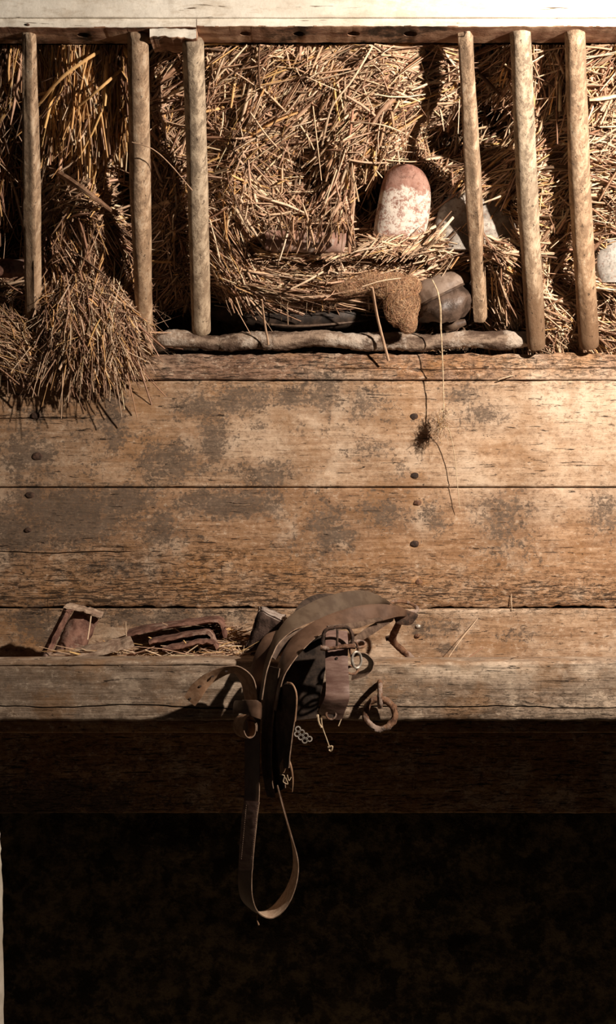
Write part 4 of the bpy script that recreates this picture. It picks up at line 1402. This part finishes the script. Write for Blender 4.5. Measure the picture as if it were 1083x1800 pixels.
# front arch
strap([(722, 1077, -.145), (700, 1066, -.19), (668, 1062, -.22), (637, 1064, -.245), (600, 1073, -.275), (566, 1086, -.305), (534, 1104, -.335), (513, 1122, -.352), (498, 1147, -.368), (489, 1172, -.375), (484, 1200, -.380), (481, 1240, -.382)],
      [(718, 1084, -.150), (700, 1084, -.20), (667, 1092, -.235), (640, 1094, -.262), (610, 1098, -.292), (585, 1105, -.325), (558, 1119, -.358), (535, 1140, -.385), (515, 1163, -.402), (500, 1188, -.412), (492, 1214, -.416), (485, 1250, -.418)],
      'leather', seed=3, n=100)
# second dark band between the arches
strap([(600, 1085, -.26), (560, 1096, -.29), (520, 1108, -.33), (495, 1124, -.35), (470, 1150, -.37)], [(604, 1092, -.26), (566, 1104, -.285), (528, 1117, -.32), (505, 1134, -.342), (484, 1160, -.362)], 'leather_mid', seed=31)
# long strap that hangs to the lowest loop
strap([(487, 1108, -.330), (466, 1118, -.350), (450, 1146, -.358), (441, 1180, -.360), (434, 1230, -.362), (431, 1300, -.366), (430, 1396, -.372), (425, 1440, -.374), (421, 1500, -.376), (419, 1545, -.374),
       (424, 1578, -.362), (440, 1596, -.352), (458, 1603, -.350), (476, 1596, -.350), (489, 1582, -.352), (502, 1564, -.356), (512, 1540, -.362), (516, 1512, -.366), (513, 1478, -.370), (501, 1432, -.374), (488, 1384, -.376)],
      [(500, 1122, -.345), (484, 1138, -.372), (472, 1165, -.384), (463, 1200, -.386), (459, 1240, -.388), (457, 1300, -.390), (456, 1396, -.394), (452, 1440, -.396), (446, 1500, -.398), (443, 1545, -.398),
       (445, 1580, -.398), (455, 1604, -.398), (472, 1614, -.398), (489, 1609, -.398), (506, 1591, -.398), (519, 1562, -.398), (525, 1530, -.398), (522, 1502, -.398), (512, 1468, -.398), (500, 1427, -.398), (488, 1380, -.398)],
      'leather', seed=4, n=200, inner=-1, label='long strap hanging down to a low open loop')
# stitched doubling on it
patch = strap([(430, 1408, -.377), (425, 1440, -.379), (421, 1500, -.381), (420, 1530, -.381)], [(456, 1410, -.399), (452, 1440, -.401), (446, 1500, -.403), (444, 1530, -.403)], 'leather_red', th=0.003, seed=5, n=30, name='stitched_patch')
# stitches as one part
for s0, s1 in (((433, 1415), (424, 1512)), ((453, 1415), (442, 1512))):
    geos = []
    for k in range(26):
        t = k / 26
        x, y = s0[0] + (s1[0] - s0[0]) * t, s0[1] + (s1[1] - s0[1]) * t
        Yk = -.383 - .0205 * ((x - 425 + (y - 1440) * .08) / 28) - .002
        geos.append(tube_geo([P(x, y, Yk), P(x, y + 1.2, Yk - .0004), P(x, y + 2.2, Yk)], 0.0004, 3, 5))
    mk('stitching', merge(*geos), M['leather_edge'], patch)
# curled end at the left
curl = strap([(324, 1224, -.385), (337, 1204, -.390), (359, 1186, -.398), (389, 1173, -.405), (418, 1171, -.408), (439, 1184, -.410), (449, 1203, -.410), (453, 1232, -.408), (452, 1262, -.405)],
      [(343, 1241, -.380), (354, 1227, -.386), (368, 1206, -.386), (389, 1190, -.382), (411, 1183, -.375), (422, 1196, -.368), (428, 1215, -.366), (431, 1236, -.366), (431, 1262, -.368)],
      'leather_pale', seed=6, n=70, label='tan strap end curling out to the left with punched holes')
# holes of the curled end
geos = []
for (x, y, Yh) in ((334, 1228, -.3865), (352, 1206, -.3925), (374, 1189, -.3985), (398, 1180, -.4005)):
    c = P(x, y, Yh - .0002)
    vv = [c + Vector((0.0024 * math.cos(a), -0.0008, 0.0016 * math.sin(a))) for a in np.linspace(0, 2 * math.pi, 10)[:-1]]
    mk('punched_hole', (vv + [v + Vector((0, .002, 0)) for v in vv], [tuple(range(9)), tuple(range(17, 8, -1))] + [(i, (i + 1) % 9, 9 + (i + 1) % 9, 9 + i) for i in range(9)]), M['leather_dark'], curl)
# keeper loop round it
strap([(413, 1232, -.372), (418, 1231, -.412), (432, 1231, -.436), (450, 1231, -.444), (458, 1235, -.434), (459, 1238, -.385)],
      [(410, 1254, -.372), (415, 1254, -.410), (430, 1255, -.434), (446, 1260, -.442), (457, 1264, -.432), (457, 1264, -.385)], 'leather', seed=7, n=40, name='keeper_loop')
# rolled end below
A, B = [], []
for k in range(15):
    a = -0.3 + k / 14 * 2 * math.pi * 1.15
    r = 17 - 3.2 * k / 14
    A.append((440 + r * .72 * math.cos(-a), 1279 + r * 1.25 * math.sin(-a), -.424))
    B.append((424 + r * .9 * math.cos(-a), 1276 + r * 1.2 * math.sin(-a), -.385))
strap(A, B, 'leather_pale', seed=8, n=70, name='rolled_end', th=0.003)
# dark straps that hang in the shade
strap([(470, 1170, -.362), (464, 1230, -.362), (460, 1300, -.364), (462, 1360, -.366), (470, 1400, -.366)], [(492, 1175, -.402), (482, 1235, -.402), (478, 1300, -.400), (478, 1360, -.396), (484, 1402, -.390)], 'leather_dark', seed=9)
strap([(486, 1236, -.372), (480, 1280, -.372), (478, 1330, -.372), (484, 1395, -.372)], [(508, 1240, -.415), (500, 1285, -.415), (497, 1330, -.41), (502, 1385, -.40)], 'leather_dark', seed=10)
# tongue with a pale edge
tong = strap([(504, 1201, -.432), (514, 1204, -.444), (520, 1218, -.450), (521, 1238, -.450), (518, 1268, -.446), (512, 1310, -.436), (508, 1350, -.425)],
      [(500, 1202, -.428), (491, 1212, -.402), (485, 1230, -.394), (483, 1250, -.392), (483, 1280, -.392), (486, 1320, -.392), (490, 1350, -.395)], 'leather_dark', seed=11, th=0.0045, name='tongue')
mk('tongue_edge', tube_geo([P(505, 1200, -.436), P(514, 1203, -.447), P(520.5, 1217, -.453), P(521.5, 1238, -.453), P(518.5, 1268, -.449)], 0.0015, 30, 7, rough=.0003), M['leather_pale'], tong)
# added dark sheet standing in for the deep strap shadow on the beam
strap([(512, 1135, -.338), (500, 1175, -.342), (495, 1220, -.344), (496, 1268, -.344)], [(585, 1110, -.345), (575, 1160, -.350), (566, 1210, -.352), (556, 1262, -.352)], 'leather_dark', seed=12, th=0.004, name='shade_flap')
# buckle strap
bstrap = strap([(573, 1109, -.395), (572, 1135, -.412), (572, 1170, -.420), (573, 1205, -.424), (571, 1226, -.428), (563, 1243, -.418), (559, 1254, -.408)],
      [(611, 1110, -.395), (612, 1135, -.412), (612, 1170, -.420), (614, 1205, -.424), (614, 1228, -.428), (608, 1246, -.418), (601, 1266, -.406)], 'leather_red', seed=13, n=70, th=0.004,
      label='reddish buckle strap hanging in front with a worn tip')
geos = []
for (x, y, Yh, r) in ((592, 1157, -.4195, 2.2), (581, 1255, -.411, 8)):
    c = P(x, y, Yh - .001)
    k = r * .00092
    vv = [c + Vector((k * math.cos(a), -0.001, k * math.sin(a))) for a in np.linspace(0, 2 * math.pi, 18)[:-1]]
    mk('punched_hole', (vv + [v + Vector((0, .003, 0)) for v in vv], [tuple(range(17)), tuple(range(33, 16, -1))] + [(i, (i + 1) % 17, 17 + (i + 1) % 17, 17 + i) for i in range(17)]), M['leather_dark'], bstrap)
rp = [P(582 + 8.5 * math.cos(a), 1256 + 8.5 * math.sin(a), -.414) for a in np.linspace(0, 2 * math.pi, 25)[:-1]]
mk('eyelet', tube_geo(rp, 0.0016, closed=True, seg=8, rough=.0003), M['iron'], bstrap)
# buckle
BK = mk('buckle', tube_geo([P(x, y, -.424) for x, y in ((568, 1140), (568, 1120), (572, 1109), (582, 1104), (600, 1102), (612, 1104), (618, 1112), (620, 1126), (620, 1140))], 0.0030, 50, 10, rough=.0006), M['iron_dark'], H)
bar_ = mk('buckle_bar', merge(tube_geo([P(564, 1139, -.426), P(580, 1140, -.429), (P(600, 1137, -.429)), P(624, 1136, -.426)], [.0045, .0034, .0034, .0048], 30, 10, rough=.001)), M['iron'], BK)
mk('prong', tube_geo([P(592, 1138, -.430), P(593, 1122, -.432), P(593, 1106, -.429)], .0019, 14, 8), M['iron_dark'], BK)
# strap running up from the buckle to the hook
strap([(692, 1080, -.18), (676, 1086, -.20), (650, 1100, -.25), (625, 1118, -.31), (612, 1128, -.35)], [(690, 1092, -.18), (680, 1098, -.205), (655, 1115, -.255), (632, 1129, -.31), (616, 1138, -.35)], 'leather_mid', seed=14)
strap([(575, 1100, -.38), (600, 1097, -.36), (625, 1094, -.32), (650, 1088, -.27), (670, 1085, -.24)], [(580, 1112, -.38), (603, 1106, -.365), (628, 1104, -.325), (652, 1096, -.275), (672, 1091, -.24)], 'leather_mid', seed=15)
# short loop at the right
strap([(615, 1152, -.40), (630, 1147, -.405), (646, 1150, -.405), (657, 1162, -.405), (655, 1178, -.405), (642, 1188, -.405), (618, 1197, -.402)],
      [(617, 1156, -.37), (630, 1152, -.365), (641, 1155, -.362), (648, 1163, -.360), (647, 1172, -.360), (638, 1179, -.362), (620, 1184, -.366)], 'leather_mid', seed=16, n=50, name='short_loop')
for i, (x, y, rx, ry, Yc) in enumerate(((622, 1140, 7, 13, -.415), (627, 1160, 8, 14, -.415), (619, 1178, 10, 7, -.41), (633, 1132, 9, 6, -.40))):
    rp = [P(x + rx * math.cos(a), y + ry * math.sin(a), Yc + .006 * math.sin(a + i)) for a in np.linspace(0, 2 * math.pi, 25)[:-1]]
    mk('chain_link', tube_geo(rp, 0.0022, closed=True, seg=8, rough=.0006), M['zinc' if i == 1 else 'iron'], H)
# torn strip under the tongue
strap([(500, 1303, -.412), (499, 1328, -.414), (492, 1345, -.414), (493, 1360, -.412)], [(507, 1303, -.412), (508, 1328, -.414), (504, 1345, -.412), (500, 1358, -.412)], 'leather_pale', seed=17, n=26, th=.003, name='torn_strip')
mk('torn_strip', tube_geo([P(506, 1334, -.412), P(512, 1350, -.414), P(515, 1372, -.412), P(514, 1392, -.410)], [.0028, .0020, .0012, .0006], 24, 7), M['leather_pale'], H)
mk('frayed_thread', merge(tube_geo([P(492, 1361, -.413), P(500, 1364, -.415), P(498, 1374, -.415), P(506, 1378, -.415), P(502, 1367, -.415)], .0008, 30, 6),
                          tube_geo([P(505, 1362, -.413), P(508, 1372, -.415), P(512, 1366, -.415)], .0007, 20, 6)), M['twine'], H)
# threads from the buckle strap tip
mk('frayed_thread', merge(tube_geo([P(558, 1256, -.41), P(561, 1270, -.412), P(565, 1279, -.412)], [.0022, .0012, .0022], 20, 6, rough=.0006),
                          tube_geo([P(565, 1262, -.41), P(567, 1278, -.412), P(574, 1298, -.412), P(580, 1315, -.412)], .0008, 30, 6),
                          tube_geo([P(577, 1314, -.412), P(584, 1312, -.414), P(582, 1320, -.412), P(578, 1318, -.412)], .0016, 16, 6, rough=.0006)), M['twine'], H)
mk('frayed_thread', tube_geo([P(606, 1250, -.408), P(600, 1264, -.408), P(595, 1276, -.408)], [.0012, .0007, .0011], 16, 6), M['twine'], H)
mk('frayed_thread', tube_geo([P(453, 1606, -.392), P(452, 1616, -.392), P(455, 1626, -.392)], [.0010, .0006, .0014], 12, 6), M['leather_pale'], H)

# perforated metal strip
V, F = [], []
e1 = (P(541, 1302, -.40) - P(519, 1283, -.40)).normalized()
e2 = Vector((e1.z, 0, -e1.x))
base = P(521, 1285, -.404)
rh, cell = 0.0030, 0.0082
def hexcell(c):
    g = len(V); m = 12
    for s in (0, 1):
        for rr in (rh, cell * .60):
            for k in range(m):
                a = k / m * 2 * math.pi
                V.append(c + (e1 * math.cos(a) + e2 * math.sin(a)) * rr + Vector((0, s * .0012, 0)))
    for k in range(m):
        k2 = (k + 1) % m
        F.append((g + k, g + k2, g + m + k2, g + m + k))
        F.append((g + 2 * m + k, g + 3 * m + k, g + 3 * m + k2, g + 2 * m + k2))
        F.append((g + k, g + 2 * m + k, g + 2 * m + k2, g + k2))
        F.append((g + m + k, g + m + k2, g + 3 * m + k2, g + 3 * m + k))
for i in range(4):
    for j in range(2 if i < 3 else 1):
        hexcell(base + e1 * (cell * (i + .5 * j)) + e2 * (cell * .87 * (j - .6)))
mk('perforated_strip', (V, F), M['zinc'], H)

# ------------------------------------------------------------------ pale post at the lower left edge
pv, pf = tube_geo([P(-34, 1815, -.5) - Vector((0, 0, .12)), P(-36, 1600, -.5), P(-40, 1440, -.5)], [.037, .035, .033], 30, 16, rough=.002)
po = mk('wooden_post', (pv, pf), M['post'])
tag(po, 'pale post standing at the lower left in front of the trough', 'post')
